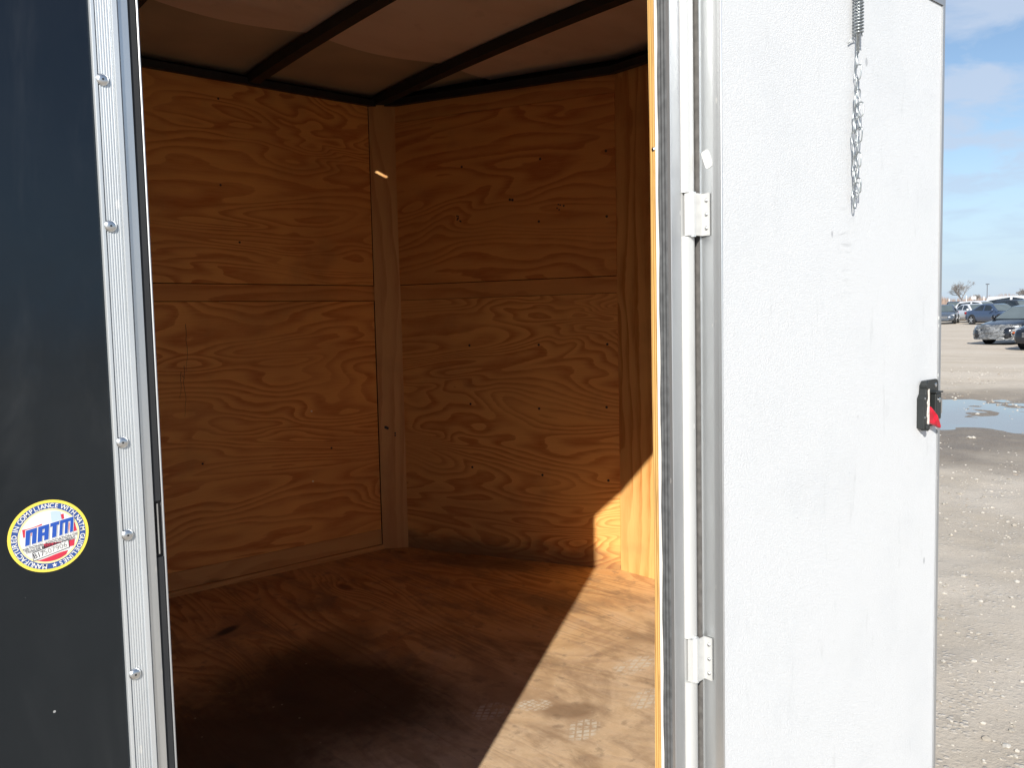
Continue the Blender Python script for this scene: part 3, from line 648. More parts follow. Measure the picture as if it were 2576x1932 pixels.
# under the body: frame, axles, wheels, tongue ------------------------------
mb = MB()
mb.box((XR, YO+0.02, 0.44), (XC, YO+0.07, 0.595)); mb.box((XR, YC-0.04, 0.44), (XC, YC+0.01, 0.595))
for x in np.linspace(XR+0.05, XC-0.05, 9): mb.box((x-0.02, YO+0.07, 0.50), (x+0.02, YC-0.04, 0.595))
mb.box((XC-0.1, YM-0.04, 0.44), (3.3, YM+0.04, 0.53))
mb.build('chassis_frame', M['steel_black'], T)
for wx in (-1.25, -0.45):
    for wy, sgn in ((YO-0.115, 1), (YC+0.155, -1)):
        mb = MB(); mb.lathe((wx, wy-0.1, 0.33), (0, 1, 0), [(0.20, 0), (0.30, 0.0), (0.33, 0.03), (0.33, 0.17), (0.30, 0.2), (0.20, 0.2)], 28)
        wo = mb.build('wheel', M['rubber'], T, angle=40)
        mb = MB(); mb.lathe((wx, wy-0.105 if sgn > 0 else wy+0.065, 0.33), (0, 1, 0), [(0.195, 0), (0.2, 0.02), (0.2, 0.04)], 24); mb.build('rim', M['chrome'], wo)
mb = MB(); mb.tube([(3.15, YM, 0.62), (3.15, YM, 0.03)], 0.03, 10); mb.box((3.05, YM-0.1, 0.015), (3.25, YM+0.1, 0.035)); mb.build('tongue_jack', M['steel_black'], T)

# door -------------------------------------------------------------------
BETA = math.radians(0.7); dv = Vector((math.cos(BETA), -math.sin(BETA), 0)); dn = Vector((-math.sin(BETA), -math.cos(BETA), 0))  # dn towards the viewer
DO = Vector((1.1480, 0.8050, 0)); DW = 0.8245; DZ0, DZ1 = 0.47, 2.287
door = empty('door', DO-wloc(T)); door.parent = T; door['label'] = 'door swung wide open, white pebbled inner face towards us'
def dp(u, z, d=0.0): # point on the door face: u along, z up, d proud of the inner face
    p = DO+dv*u+dn*d; return (p.x, p.y, z)
mb = MB()
# panel with fine subdivisions not needed: relief comes from the sheet's embossing
mb.obox(dp(0.0034, DZ0+0.012, 0), dv*(DW-0.0044), Vector((0, 0, DZ1-DZ0-0.024)), -dn*0.028); mb.build('inner_panel', M['frp'], door)
# hinge-side edge extrusion
ep = []
for u, d in ((0.0025, -0.030), (0.0018, -0.052), (-0.0002, -0.052), (-0.0002, -0.0405), (0.0022, -0.0395), (0.0022, -0.0160), (-0.0008, -0.0150), (-0.0008, 0.0022), (0.0000, 0.0030), (0.0016, 0.0030), (0.0024, 0.0022), (0.0040, -0.030)):
    p = dp(u, 0, d); ep.append((p[0], p[1]))
mb = MB(); mb.extrude(ep, DZ0, DZ1); mb.build('edge_trim', M['alu'], door)
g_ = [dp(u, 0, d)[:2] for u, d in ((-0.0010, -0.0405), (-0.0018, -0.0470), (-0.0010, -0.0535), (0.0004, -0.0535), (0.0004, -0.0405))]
mb = MB(); mb.extrude(g_, DZ0, DZ1); mb.build('edge_strip', M['strip_grey'], door)  # dark band down the hinge-side edge, built as its own strip
g_ = [dp(u, 0, d)[:2] for u, d in ((-0.0014, -0.0146), (-0.0014, -0.0130), (-0.0004, 0.0026), (0.0004, 0.0026), (0.0002, -0.0146))]
mb = MB(); mb.extrude(g_, DZ0, DZ1); mb.build('edge_lip', M['alu'], door)
# free-edge, top and bottom trims
ep = [dp(u, 0, d)[:2] for u, d in ((DW-0.0055, 0.0002), (DW-0.0055, 0.0032), (DW+0.0045, 0.0036), (DW+0.0058, 0.0022), (DW+0.0058, -0.034), (DW+0.001, -0.034), (DW+0.001, 0.0002))]
mb = MB(); mb.extrude(ep, DZ0, DZ1-0.006); mb.build('edge_trim', M['alu_dull'], door)
for za, zb in ((DZ1-0.011, DZ1+0.012), (DZ0-0.004, DZ0+0.010)):
    mb = MB(); o_ = dp(-0.0005, za, 0.0034); mb.obox(o_, dv*(DW+0.006), Vector((0, 0, zb-za)), -dn*0.036); mb.build('edge_trim', M['alu_dull'], door)
# outer skin
mb = MB(); mb.obox(dp(0.004, DZ0+0.01, -0.029), dv*(DW-0.006), Vector((0, 0, DZ1-DZ0-0.02)), -dn*0.004); mb.build('outer_skin', M['skin'], door)
# small paper label on the edge extrusion
lp = []; mb = MB()
cz, cu = 1.849+0.016, 0.0
ang = math.radians(20)
for i in range(20):
    a = 2*math.pi*i/20; e = 5; ca, sa = math.cos(a), math.sin(a)
    y_ = math.copysign(abs(ca)**(2/e), ca)*0.0072; z_ = math.copysign(abs(sa)**(2/e), sa)*0.0150
    lp.append((1.1496, 0.8445-0.0125+y_*math.cos(ang)+z_*math.sin(ang), 1.8575-y_*math.sin(ang)+z_*math.cos(ang)))
mb.add(lp+[(x+0.002, y, z) for x, y, z in lp], [tuple(range(20)), tuple(range(39, 19, -1))]+[(i, 20+i, 20+(i+1) % 20, (i+1) % 20) for i in range(20)])
mb.build('paper_label', M['white_label'], door)

# hinges -------------------------------------------------------------------
for za, zb in ((1.7327, 1.8018), (0.9772, 1.0513)):
    h = empty('hinge', Vector((1.135, 0.84, (za+zb)/2))-wloc(T)); h.parent = T
    # knuckle + bent leaf: polyline in plan extruded
    def leafpoly(pts, th):
        P = [Vector((a, b)) for a, b in pts]; L_ = []; R_ = []
        for i, p in enumerate(P):
            d = (P[min(i+1, len(P)-1)]-P[max(i-1, 0)]).normalized(); n_ = Vector((-d.y, d.x))*th/2; L_.append(p+n_); R_.append(p-n_)
        return [tuple(q) for q in L_]+[tuple(q) for q in reversed(R_)]
    mb = MB(); mb.extrude(leafpoly([(1.1180, 0.8530), (1.1190, 0.8440), (1.1250, 0.8405), (1.1330, 0.8405), (1.1466, 0.8412), (1.1474, 0.8385), (1.1474, 0.8255)], 0.0022), za, zb); mb.build('hinge_leaf', M['alu_cream'], h, angle=30)
    mb = MB(); mb.tube([(1.1275, 0.8455, za-0.002), (1.1275, 0.8455, zb+0.002)], 0.0062, 14); mb.build('hinge_pin', M['alu_white'], h, angle=40)
    for z in (za+0.012, (za+zb)/2, zb-0.012):
        mb = MB(); mb.lathe((1.1463, 0.8312, z), (-1, 0, 0), [(0.0034, 0), (0.0034, 0.0008), (0.0024, 0.0020), (0.0010, 0.0024)], 12); mb.build('screw', M['screw'], h, angle=50)
pass

# slam latch ----------------------------------------------------------------
lat = empty('door_latch', Vector(dp(0.77, 1.385))-wloc(T)); lat.parent = T; lat['label'] = 'black slam latch with red release lever and torn paper tape'
def dbox(name, u0, u1, z0, z1, d0, d1, mat, bev=0.0015, parent=lat):
    mb = MB(); mb.obox(dp(u0, z0, d0), dv*(u1-u0), Vector((0, 0, z1-z0)), dn*(d1-d0)); return mb.build(name, mat, parent, bevel=bev)
def rrect(u0, u1, z0, z1, r, n=5):
    P = []
    for cu_, cz_, a0 in ((u1-r, z1-r, 0), (u0+r, z1-r, 90), (u0+r, z0+r, 180), (u1-r, z0+r, 270)):
        for i in range(n+1):
            a = math.radians(a0+90*i/n); P.append((cu_+r*math.cos(a), cz_+r*math.sin(a)))
    return P
def dplate(name, poly, d0, d1, mat, parent=lat, bev=0.001):
    n = len(poly); mb = MB(); mb.add([dp(u, z, d0) for u, z in poly]+[dp(u, z, d1) for u, z in poly], [tuple(range(n-1, -1, -1)), tuple(range(n, 2*n))]+[(i, (i+1) % n, n+(i+1) % n, n+i) for i in range(n)])
    return mb.build(name, mat, parent, bevel=bev)
dplate('mounting_plate', rrect(0.738, 0.818, 1.340, 1.446, 0.012), 0.0, 0.004, M['black_plastic'])
dplate('pull_body', [(0.717, 1.342), (0.733, 1.338), (0.737, 1.345), (0.737, 1.437), (0.728, 1.437), (0.726, 1.418), (0.717, 1.408)], 0.0, 0.016, M['black_plastic'])
mb = MB(); mb.lathe(dp(0.7335, 1.4365, 0.004), dn, [(0.010, 0), (0.010, 0.012), (0.008, 0.014)], 16); mb.build('pivot_boss', M['black_plastic'], lat, angle=40)
mb = MB(); mb.lathe(dp(0.7345, 1.3425, 0.004), dn, [(0.008, 0), (0.008, 0.013), (0.006, 0.015)], 16); mb.build('pivot_boss', M['black_plastic'], lat, angle=40)
# torn paper tape: ragged strip
r_ = random.Random(4); lft = []; rgt = []
for i in range(14):
    z = 1.349+i*(1.428-1.349)/13; lft.append((0.7372-0.0030*r_.random()-(0.003 if i < 9 else -0.001), z)); rgt.append((0.7415+0.0012*r_.random(), z))
dplate('paper_tape', rgt+lft[::-1], 0.0160, 0.0172, M['paper'], bev=0)
dbox('tape_block', 0.733, 0.7415, 1.346, 1.430, 0.004, 0.0158, M['black_plastic'])
dbox('latch_recess', 0.7430, 0.776, 1.348, 1.418, 0.004, 0.0055, M['dark_hole'], 0)
dbox('latch_housing', 0.774, 0.802, 1.356, 1.416, 0.004, 0.018, M['black_plastic'], 0.003)
dbox('latch_housing_lip', 0.770, 0.806, 1.4160, 1.4195, 0.004, 0.020, M['black_plastic'], 0.001)
dbox('latch_bolt', 0.8022, 0.8095, 1.368, 1.400, 0.006, 0.0165, M['chrome'], 0.001)
# red lever: pointed paddle
mb = MB(); pl = [(0.7425, 1.383, 0.006), (0.7425, 1.352, 0.006), (0.770, 1.345, 0.008), (0.797, 1.335, 0.010), (0.796, 1.343, 0.010), (0.774, 1.367, 0.010), (0.763, 1.382, 0.006), (0.753, 1.388, 0.006)]
n = len(pl); mb.add([dp(u, z, d) for u, z, d in pl]+[dp(u, z, d+0.010) for u, z, d in pl], [tuple(range(n-1, -1, -1)), tuple(range(n, 2*n))]+[(i, (i+1) % n, n+(i+1) % n, n+i) for i in range(n)])
mb.build('release_lever', M['red_plastic'], lat, bevel=0.002)
mb = MB(); mb.lathe(dp(0.803, 1.4325, 0.004), dn, [(0.005, 0), (0.005, 0.001), (0.003, 0.002)], 12); mb.build('rivet', M['screw'], lat)
for z_ in (1.366, 1.408):
    mb = MB(); mb.lathe(dp(0.7215, z_, 0.016), dn, [(0.0026, 0), (0.0026, 0.0006), (0.0014, 0.0012)], 10); mb.build('latch_screw', M['screw'], lat)
mb = MB(); mb.lathe(dp(0.789, 1.400, 0.018), dn, [(0.0055, 0), (0.0055, 0.0014), (0.0045, 0.0018)], 16); mb.build('key_cylinder', M['chrome'], lat, angle=40)

# spring and door chain --------------------------------------------------
ch = empty('door_chain', Vector(dp(0.42, 2.24))-wloc(T)); ch.parent = T; ch['label'] = 'galvanised spring and doubled chain hanging on the open door'
dbox('chain_bracket', 0.400, 0.444, 2.235, 2.262, 0.0, 0.003, M['galv'], 0.0008, ch)
mb = MB(); pts = []
turns = 17; zt_, zb_ = 2.232, 2.130
for i in range(turns*14+1):
    a = 2*math.pi*i/14; z = zt_-(zt_-zb_)*i/(turns*14); pts.append(dp(0.4225+0.0092*math.cos(a), z, 0.0125+0.0092*math.sin(a)))
mb.tube(pts, 0.0014, 6); mb.build('spring', M['galv'], ch, smooth=True)
mb = MB()
for s_ in (-1, 1): mb.tube([dp(0.4225+s_*0.004, 2.236, 0.0125), dp(0.4225+s_*0.0035, 2.098, 0.0115)], 0.0015, 6)
mb.tube([dp(0.4185, 2.099, 0.0115), dp(0.4225, 2.0945, 0.0115), dp(0.4265, 2.099, 0.0115)], 0.0015, 6)
mb.tube([dp(0.415, 2.130, 0.010), dp(0.410, 2.122, 0.006), dp(0.402, 2.112, 0.003)], 0.0010, 5); mb.tube([dp(0.431, 2.133, 0.014), dp(0.437, 2.131, 0.013), dp(0.438, 2.138, 0.011)], 0.0010, 5)
mb.build('spring_rod', M['galv'], ch, smooth=True)
def link_mesh():
    mb = MB(); pts = []
    for i in range(16):
        a = 2*math.pi*i/16; pts.append((0.0066*math.cos(a), 0, 0.0080*(1 if math.sin(a) > 0 else -1)*(1 if abs(math.sin(a)) > 0.01 else 0)+0.0066*math.sin(a)))
    mb.tube(pts, 0.00125, 6, closed=True)
    me = bpy.data.meshes.new('chain_link'); me.from_pydata([tuple(v) for v in mb.v], [], mb.f); me.materials.append(M['galv']); me.polygons.foreach_set('use_smooth', [True]*len(me.polygons)); return me
LM = link_mesh(); r_ = random.Random(11)
def chain(u0, z0, n, sway, d0, step=0.0235, phase=0):
    for i in range(n):
        o = bpy.data.objects.new('chain_link', LM); COL.objects.link(o); o.parent = ch
        u = u0+sway*math.sin(i*0.8+phase)+r_.uniform(-0.0012, 0.0012); z = z0-step*i
        o.location = Vector(dp(u, z, d0+(0.002 if i % 2 else 0.0)))-wloc(ch)
        o.rotation_euler = (r_.uniform(-0.12, 0.12), r_.uniform(-0.16, 0.16), -BETA+(1.5 if i % 2 else 0.35)+r_.uniform(-0.3, 0.3))
chain(0.4225, 2.0835, 3, 0.001, 0.010)
chain(0.4290, 2.0160, 8, 0.0030, 0.010, 0.0243, 0.4)
chain(0.4120, 2.0080, 8, 0.0030, 0.012, 0.0246, 2.0)
chain(0.4160, 1.8150, 1, 0.0, 0.010)
# nail heads and screw heads in the lining ---------------------------------
def nails(name, pts, nrm, r, mat):
    for p in pts:
        mb = MB(); mb.lathe(p, nrm, [(r, -0.001), (r, 0.0006), (r*0.6, 0.0009)], 8); mb.build(name, mat, T)
wy = YC-0.0062
nails('nail_head', [(1.572, wy+0.002, 1.248), (1.566, wy+0.002, 0.959)], (0, -1, 0), 0.0042, M['nail'])
nails('screw_head', [(1.242, wy, 2.448), (1.656, wy+0.002, 1.086), (1.236, wy, 2.130), (1.12, wy+0.002, 1.09), (1.30, wy, 1.92)], (0, -1, 0), 0.0045, M['dark_hole'])
def fpt(t_, z, ins): p = C0+FD*t_-fn*ins; return (p.x, p.y, z)
ft = lambda x, y: (Vector((x, y, 0))-C0).dot(FD)
nails('screw_head', [fpt(ft(x, y), z, 0.0042 if z < ZL else 0.0062) for x, y, z in ((2.117, 2.724, 1.255), (2.247, 2.443, 1.243), (2.367, 2.186, 1.255), (2.117, 2.723, 0.988), (2.251, 2.435, 0.973), (2.368, 2.183, 0.967),
    (2.258, 2.419, 2.231), (2.112, 2.734, 2.233), (2.372, 2.175, 2.234), (2.254, 2.429, 1.988), (2.372, 2.175, 1.988), (2.25, 2.44, 1.50), (2.118, 2.722, 1.50), (2.369, 2.18, 1.50))], -fn, 0.0052, M['dark_hole'])
r_ = random.Random(33)
nails('dark_chip', [fpt(ft(2.10, 2.76)+r_.uniform(-.022, .022), 2.02+r_.uniform(-.014, .016), 0.0062) for _ in range(7)]+[fpt(ft(2.29, 2.35)+r_.uniform(-.022, .022), 2.04+r_.uniform(-.014, .012), 0.0062) for _ in range(6)], -fn, 0.0034, M['dark_hole'])
nails('dark_chip', [fpt(ft(2.20, 2.54), 2.083, 0.0062), fpt(ft(2.205, 2.53), 2.081, 0.0062)], -fn, 0.0055, M['dark_hole'])
# gouges in the sheet: splintered scratch and chips
mb = MB(); r_ = random.Random(21)
for (x, z0, z1) in ((1.084, 1.613, 1.44), (1.072, 1.46, 1.272), (1.055, 1.44, 1.34), (1.062, 1.425, 1.41)):
    pts = []; n = 12
    for i in range(n+1): x += r_.uniform(-0.0035, 0.003); pts.append((x, YC-0.0042, z0+(z1-z0)*i/n))
    mb.tube(pts, 0.0011, 4, r1=0.0004)
mb.build('scratch', M['dark_hole'], T)
mid = PA+(PB-PA)*0.35
nails('knot_hole', [(mid.x-0.012, mid.y-0.001, 1.150), (mid.x-0.006, mid.y-0.005, 1.146)], pn if pn.y < 0 else -pn, 0.0065, M['dark_hole'])
q_ = PA+(PB-PA)*0.62; nails('knot_hole', [(q_.x, q_.y, 1.122), (q_.x, q_.y, 1.112)], pn if pn.y < 0 else -pn, 0.004, M['dark_hole'])

# compliance sticker ----------------------------------------------------------
ST = Vector((0.1668, YO, 1.4089)); SR = 0.0338; SROT = math.radians(3.5)
stk = empty('compliance_sticker', ST-wloc(T)); stk.parent = T; stk['label'] = 'round yellow and blue NATM compliance sticker on the black wall'
M['st_yel'] = plain('sticker_yellow', (0.88, 0.70, 0.10), 0.4, 0, 0.03); M['st_blue'] = plain('sticker_blue', (0.035, 0.085, 0.30), 0.4, 0, 0.03)
M['st_white'] = plain('sticker_white', (0.80, 0.79, 0.76), 0.4, 0, 0.03); M['st_red'] = plain('sticker_red', (0.60, 0.035, 0.07), 0.4, 0, 0.03)
M['st_cream'] = plain('sticker_cream', (0.86, 0.76, 0.38), 0.4, 0, 0.03); M['st_natm'] = plain('sticker_royal_blue', (0.02, 0.085, 0.42), 0.4, 0, 0.03)
M['st_ink'] = plain('sticker_ink', (0.03, 0.03, 0.045), 0.5); M['st_pale'] = plain('sticker_pale_blue', (0.50, 0.62, 0.78), 0.4, 0, 0.03)
def sp2(a, b, d):
    c, s = math.cos(SROT), math.sin(SROT); return (ST.x+(a*c-b*s)*SR, YO-d, ST.z+(a*s+b*c)*SR)
def disc(name, poly, d, mat, th=0.00006):
    n = len(poly); mb = MB(); mb.add([sp2(a, b, d) for a, b in poly]+[sp2(a, b, d-th) for a, b in poly], [tuple(range(n)), tuple(range(2*n-1, n-1, -1))]+[(i, n+i, n+(i+1) % n, (i+1) % n) for i in range(n)])
    return mb.build(name, mat, stk)
circ = lambda r, n=56: [(r*math.cos(2*math.pi*i/n), r*math.sin(2*math.pi*i/n)) for i in range(n)]
D0 = 0.00030; DS = 0.00012
disc('backing', circ(1.0), D0, M['st_yel'], 0.0003); disc('ring_band', circ(0.92), D0+DS, M['st_blue']); disc('inner_rim', circ(0.76), D0+2*DS, M['st_cream']); disc('face', circ(0.71), D0+3*DS, M['st_white'])
def band(pts, r=0.705):
    out = []
    for a, b in pts:
        l = math.hypot(a, b); out.append((a*r/l, b*r/l) if l > r else (a, b))
    return out
def strip(f0, f1, a0, a1, n=14):
    xs = [a0+(a1-a0)*i/n for i in range(n+1)]; return band([(x, f0(x)) for x in xs]+[(x, f1(x)) for x in reversed(xs)])
disc('flag_stripe', strip(lambda x: 0.20+0.10*math.sin(3*x), lambda x: 0.42+0.10*math.sin(3*x), -0.62, -0.14), D0+4*DS, M['st_red'])
disc('flag_stripe', strip(lambda x: 0.28+0.06*math.sin(3*x), lambda x: 0.46+0.08*math.sin(3*x), 0.14, 0.42), D0+4*DS, M['st_red'])
disc('flag_stripe', strip(lambda x: -0.02, lambda x: 0.30-0.1*x, 0.50, 0.70), D0+4*DS, M['st_red'])
disc('flag_stripe', strip(lambda x: -0.36-0.06*math.sin(3*x), lambda x: -0.20-0.04*math.sin(3*x), -0.16, 0.62), D0+4*DS, M['st_red'])
disc('flag_stripe', strip(lambda x: -0.72, lambda x: -0.56+0.05*math.sin(4*x), -0.44, 0.42), D0+4*DS, M['st_red'])
disc('flag_shade', strip(lambda x: 0.34, lambda x: 0.66, 0.10, 0.36), D0+5*DS, M['st_pale'])
disc('number_box_edge', [(-0.46, -0.60), (0.46, -0.44), (0.46, -0.20), (-0.46, -0.36)], D0+6*DS, M['st_ink']); disc('number_box', [(-0.445, -0.582), (0.445, -0.425), (0.445, -0.222), (-0.445, -0.378)], D0+7*DS, M['st_white'])
def glyphs(items, name, mat, d):
    """items: (text, a, b, size, angle, shear, bold) in sticker units"""
    V = []; F = []
    for txt, a, b, size, ang, shear, bold, sx in items:
        cu = bpy.data.curves.new('t', 'FONT'); cu.body = txt; cu.size = 1.0; cu.align_x = 'CENTER'; cu.align_y = 'CENTER'; cu.shear = shear; cu.offset = bold; cu.resolution_u = 3
        to = bpy.data.objects.new('t', cu); COL.objects.link(to); dg = bpy.context.evaluated_depsgraph_get(); me = to.evaluated_get(dg).to_mesh()
        c, s = math.cos(ang), math.sin(ang); bs = len(V)
        for v in me.vertices:
            x, y = v.co.x*size*sx, v.co.y*size; V.append(sp2(a+x*c-y*s, b+x*s+y*c, d))
        F += [tuple(i+bs for i in p.vertices) for p in me.polygons]
        to.to_mesh_clear if False else None
        bpy.data.objects.remove(to); bpy.data.curves.remove(cu)
    return mesh_obj(name, V, F, mat, stk)
ring = []
def arc_text(txt, a_start, a_end, r=0.838, size=0.175):
    n = len(txt); wts = [0.55 if c in 'I ' else (1.25 if c in 'MW' else 1.0) for c in txt]; tot = sum(wts); acc = 0
    for c, wv in zip(txt, wts):
        a = a_start+(a_end-a_start)*(acc+wv/2)/tot; acc += wv
        if c != ' ': ring.append((c, r*math.cos(a), r*math.sin(a), size, a-math.pi/2, 0, 0.018, 0.95))
arc_text('MANUFACTURED IN COMPLIANCE WITH NATM GUIDELINES', math.radians(261), math.radians(261-341))
glyphs(ring, 'ring_lettering', M['st_white'], D0+3.6*DS)
disc('star', [((0.072 if i % 2 == 0 else 0.030)*math.cos(math.pi/2+math.pi*i/5)+0.04, (0.072 if i % 2 == 0 else 0.030)*math.sin(math.pi/2+math.pi*i/5)-0.838) for i in range(10)], D0+3.6*DS, M['st_white'])
def block_letters(grow, d, mat, name):
    """heavy slanted block capitals: N A T M from butted bars"""
    mb = MB(); g = grow; st = 0.125
    def bar(x0, x1, y0, y1):
        q = [(x0-g, y0-g), (x1+g, y0-g), (x1+g, y1+g), (x0-g, y1+g)]; c_, s_ = math.cos(0.10), math.sin(0.10); out = []
        for x, y in q:
            x = (x+y*0.30)*0.88; out.append(sp2(x*c_-y*s_-0.045, x*s_+y*c_+0.125, d))
        mb.add(out, [(0, 1, 2, 3)])
    H2 = 0.205; x = -0.60
    def stems(x0, wd, n, mid, st=0.125):
        bar(x0, x0+wd, H2-0.095+2*g, H2)
        for k in range(n):
            xa = x0+(wd-st)*k/(n-1); bar(xa, xa+st, -H2, H2-0.095)
        if mid: bar(x0+st+2*g, x0+wd-st-2*g, -0.07, 0.02)
    stems(x, 0.31, 2, False); stems(x+0.345, 0.31, 2, True)
    bar(x+0.69, x+0.94, H2-0.095+2*g, H2); bar(x+0.755, x+0.755+st, -H2, H2-0.095); stems(x+0.965, 0.40, 3, False, 0.090)
    mb.build(name, mat, stk)
block_letters(0.016, D0+6*DS, M['st_white'], 'big_lettering_edge'); block_letters(0.0, D0+7*DS, M['st_natm'], 'big_lettering')
glyphs([('NATIONAL ASSOCIATION OF', 0.01, -0.165, 0.112, 0.10, 0, 0.005, 0.92), ('TRAILER MANUFACTURERS', 0.0, -0.255, 0.112, 0.10, 0, 0.005, 0.92), ('B17', -0.31, -0.455, 0.20, 0.165, 0, 0.008, 0.9)], 'small_lettering', M['st_ink'], D0+8*DS)
M['st_grey'] = plain('sticker_grey_ink', (0.25, 0.25, 0.24), 0.5)
glyphs([('507906', 0.11, -0.385, 0.20, 0.165, 0, 0.0, 1.0)], 'serial_number', M['st_grey'], D0+8*DS)

# ------------------------------------------------------------------ cars
def paint(name, c, rough=0.25):
    t = NT(name); f = t.noise(t.obj(), 2.5, 5.0, 0.65)
    t.b.inputs['Coat Weight'].default_value = 0.6; t.b.inputs['Coat Roughness'].default_value = 0.06
    return t.fin(t.mix(t.math('MULTIPLY', t.smooth(f, 0.45, 0.75), 0.35), c, [0.6*x+0.04 for x in c]), rough, 0.25, 0.5)
P_BLUE = paint('steel_blue_paint', (0.055, 0.085, 0.15)); P_GREY = paint('slate_grey_paint', (0.085, 0.105, 0.135)); P_BLACK = paint('black_paint', (0.012, 0.014, 0.02))
P_WHITE = paint('white_paint', (0.76, 0.77, 0.78)); P_CHAR = paint('charcoal_paint', (0.03, 0.034, 0.042))
M['glass'] = plain('tinted_car_glass', (0.018, 0.024, 0.028), 0.06, 0, 0.1, 2, 0.8); M['glass_l'] = plain('pale_car_glass', (0.10, 0.125, 0.13), 0.08, 0, 0.1, 2, 0.8)
M['lamp'] = plain('headlamp_lens', (0.68, 0.70, 0.72), 0.12, 0.3); M['tail'] = plain('tail_lamp_lens', (0.30, 0.01, 0.01), 0.2); M['amber'] = plain('amber_reflector', (0.45, 0.10, 0.02), 0.3)
M['rim'] = plain('alloy_rim', (0.55, 0.56, 0.58), 0.3, 0.8)
SEDAN = dict(L=4.70, W=0.90, deck=[(2.36, .50), (2.30, .64), (2.10, .72), (1.6, .84), (1.05, .93), (0.6, .94), (-0.6, .95), (-1.5, .99), (-1.9, 1.02), (-2.2, 1.00), (-2.32, .84), (-2.36, .55)],
             cab=[(1.08, .92), (0.28, 1.39), (-0.10, 1.44), (-0.75, 1.43), (-1.72, 1.00)], wh=(1.42, -1.33), wr=.325, split=-0.30)
SUV = dict(L=4.65, W=0.92, deck=[(2.30, .55), (2.25, .78), (2.05, .92), (1.5, 1.02), (1.0, 1.07), (0.5, 1.06), (-0.6, 1.07), (-1.5, 1.10), (-2.0, 1.10), (-2.22, 1.05), (-2.28, .85), (-2.30, .5)],
           cab=[(1.10, 1.05), (0.45, 1.58), (-0.05, 1.68), (-1.6, 1.66), (-2.18, 1.08)], wh=(1.40, -1.30), wr=.355, split=-0.35)
VAN = dict(L=5.1, W=0.98, deck=[(2.55, .55), (2.50, .85), (2.3, .98), (1.95, 1.10), (1.6, 1.18), (0.9, 1.16), (-0.6, 1.16), (-1.6, 1.16), (-2.2, 1.16), (-2.46, 1.15), (-2.52, .9), (-2.55, .5)],
           cab=[(1.75, 1.15), (0.95, 1.86), (0.5, 2.02), (-2.2, 2.02), (-2.46, 1.15)], wh=(1.65, -1.55), wr=.36, split=-0.10)
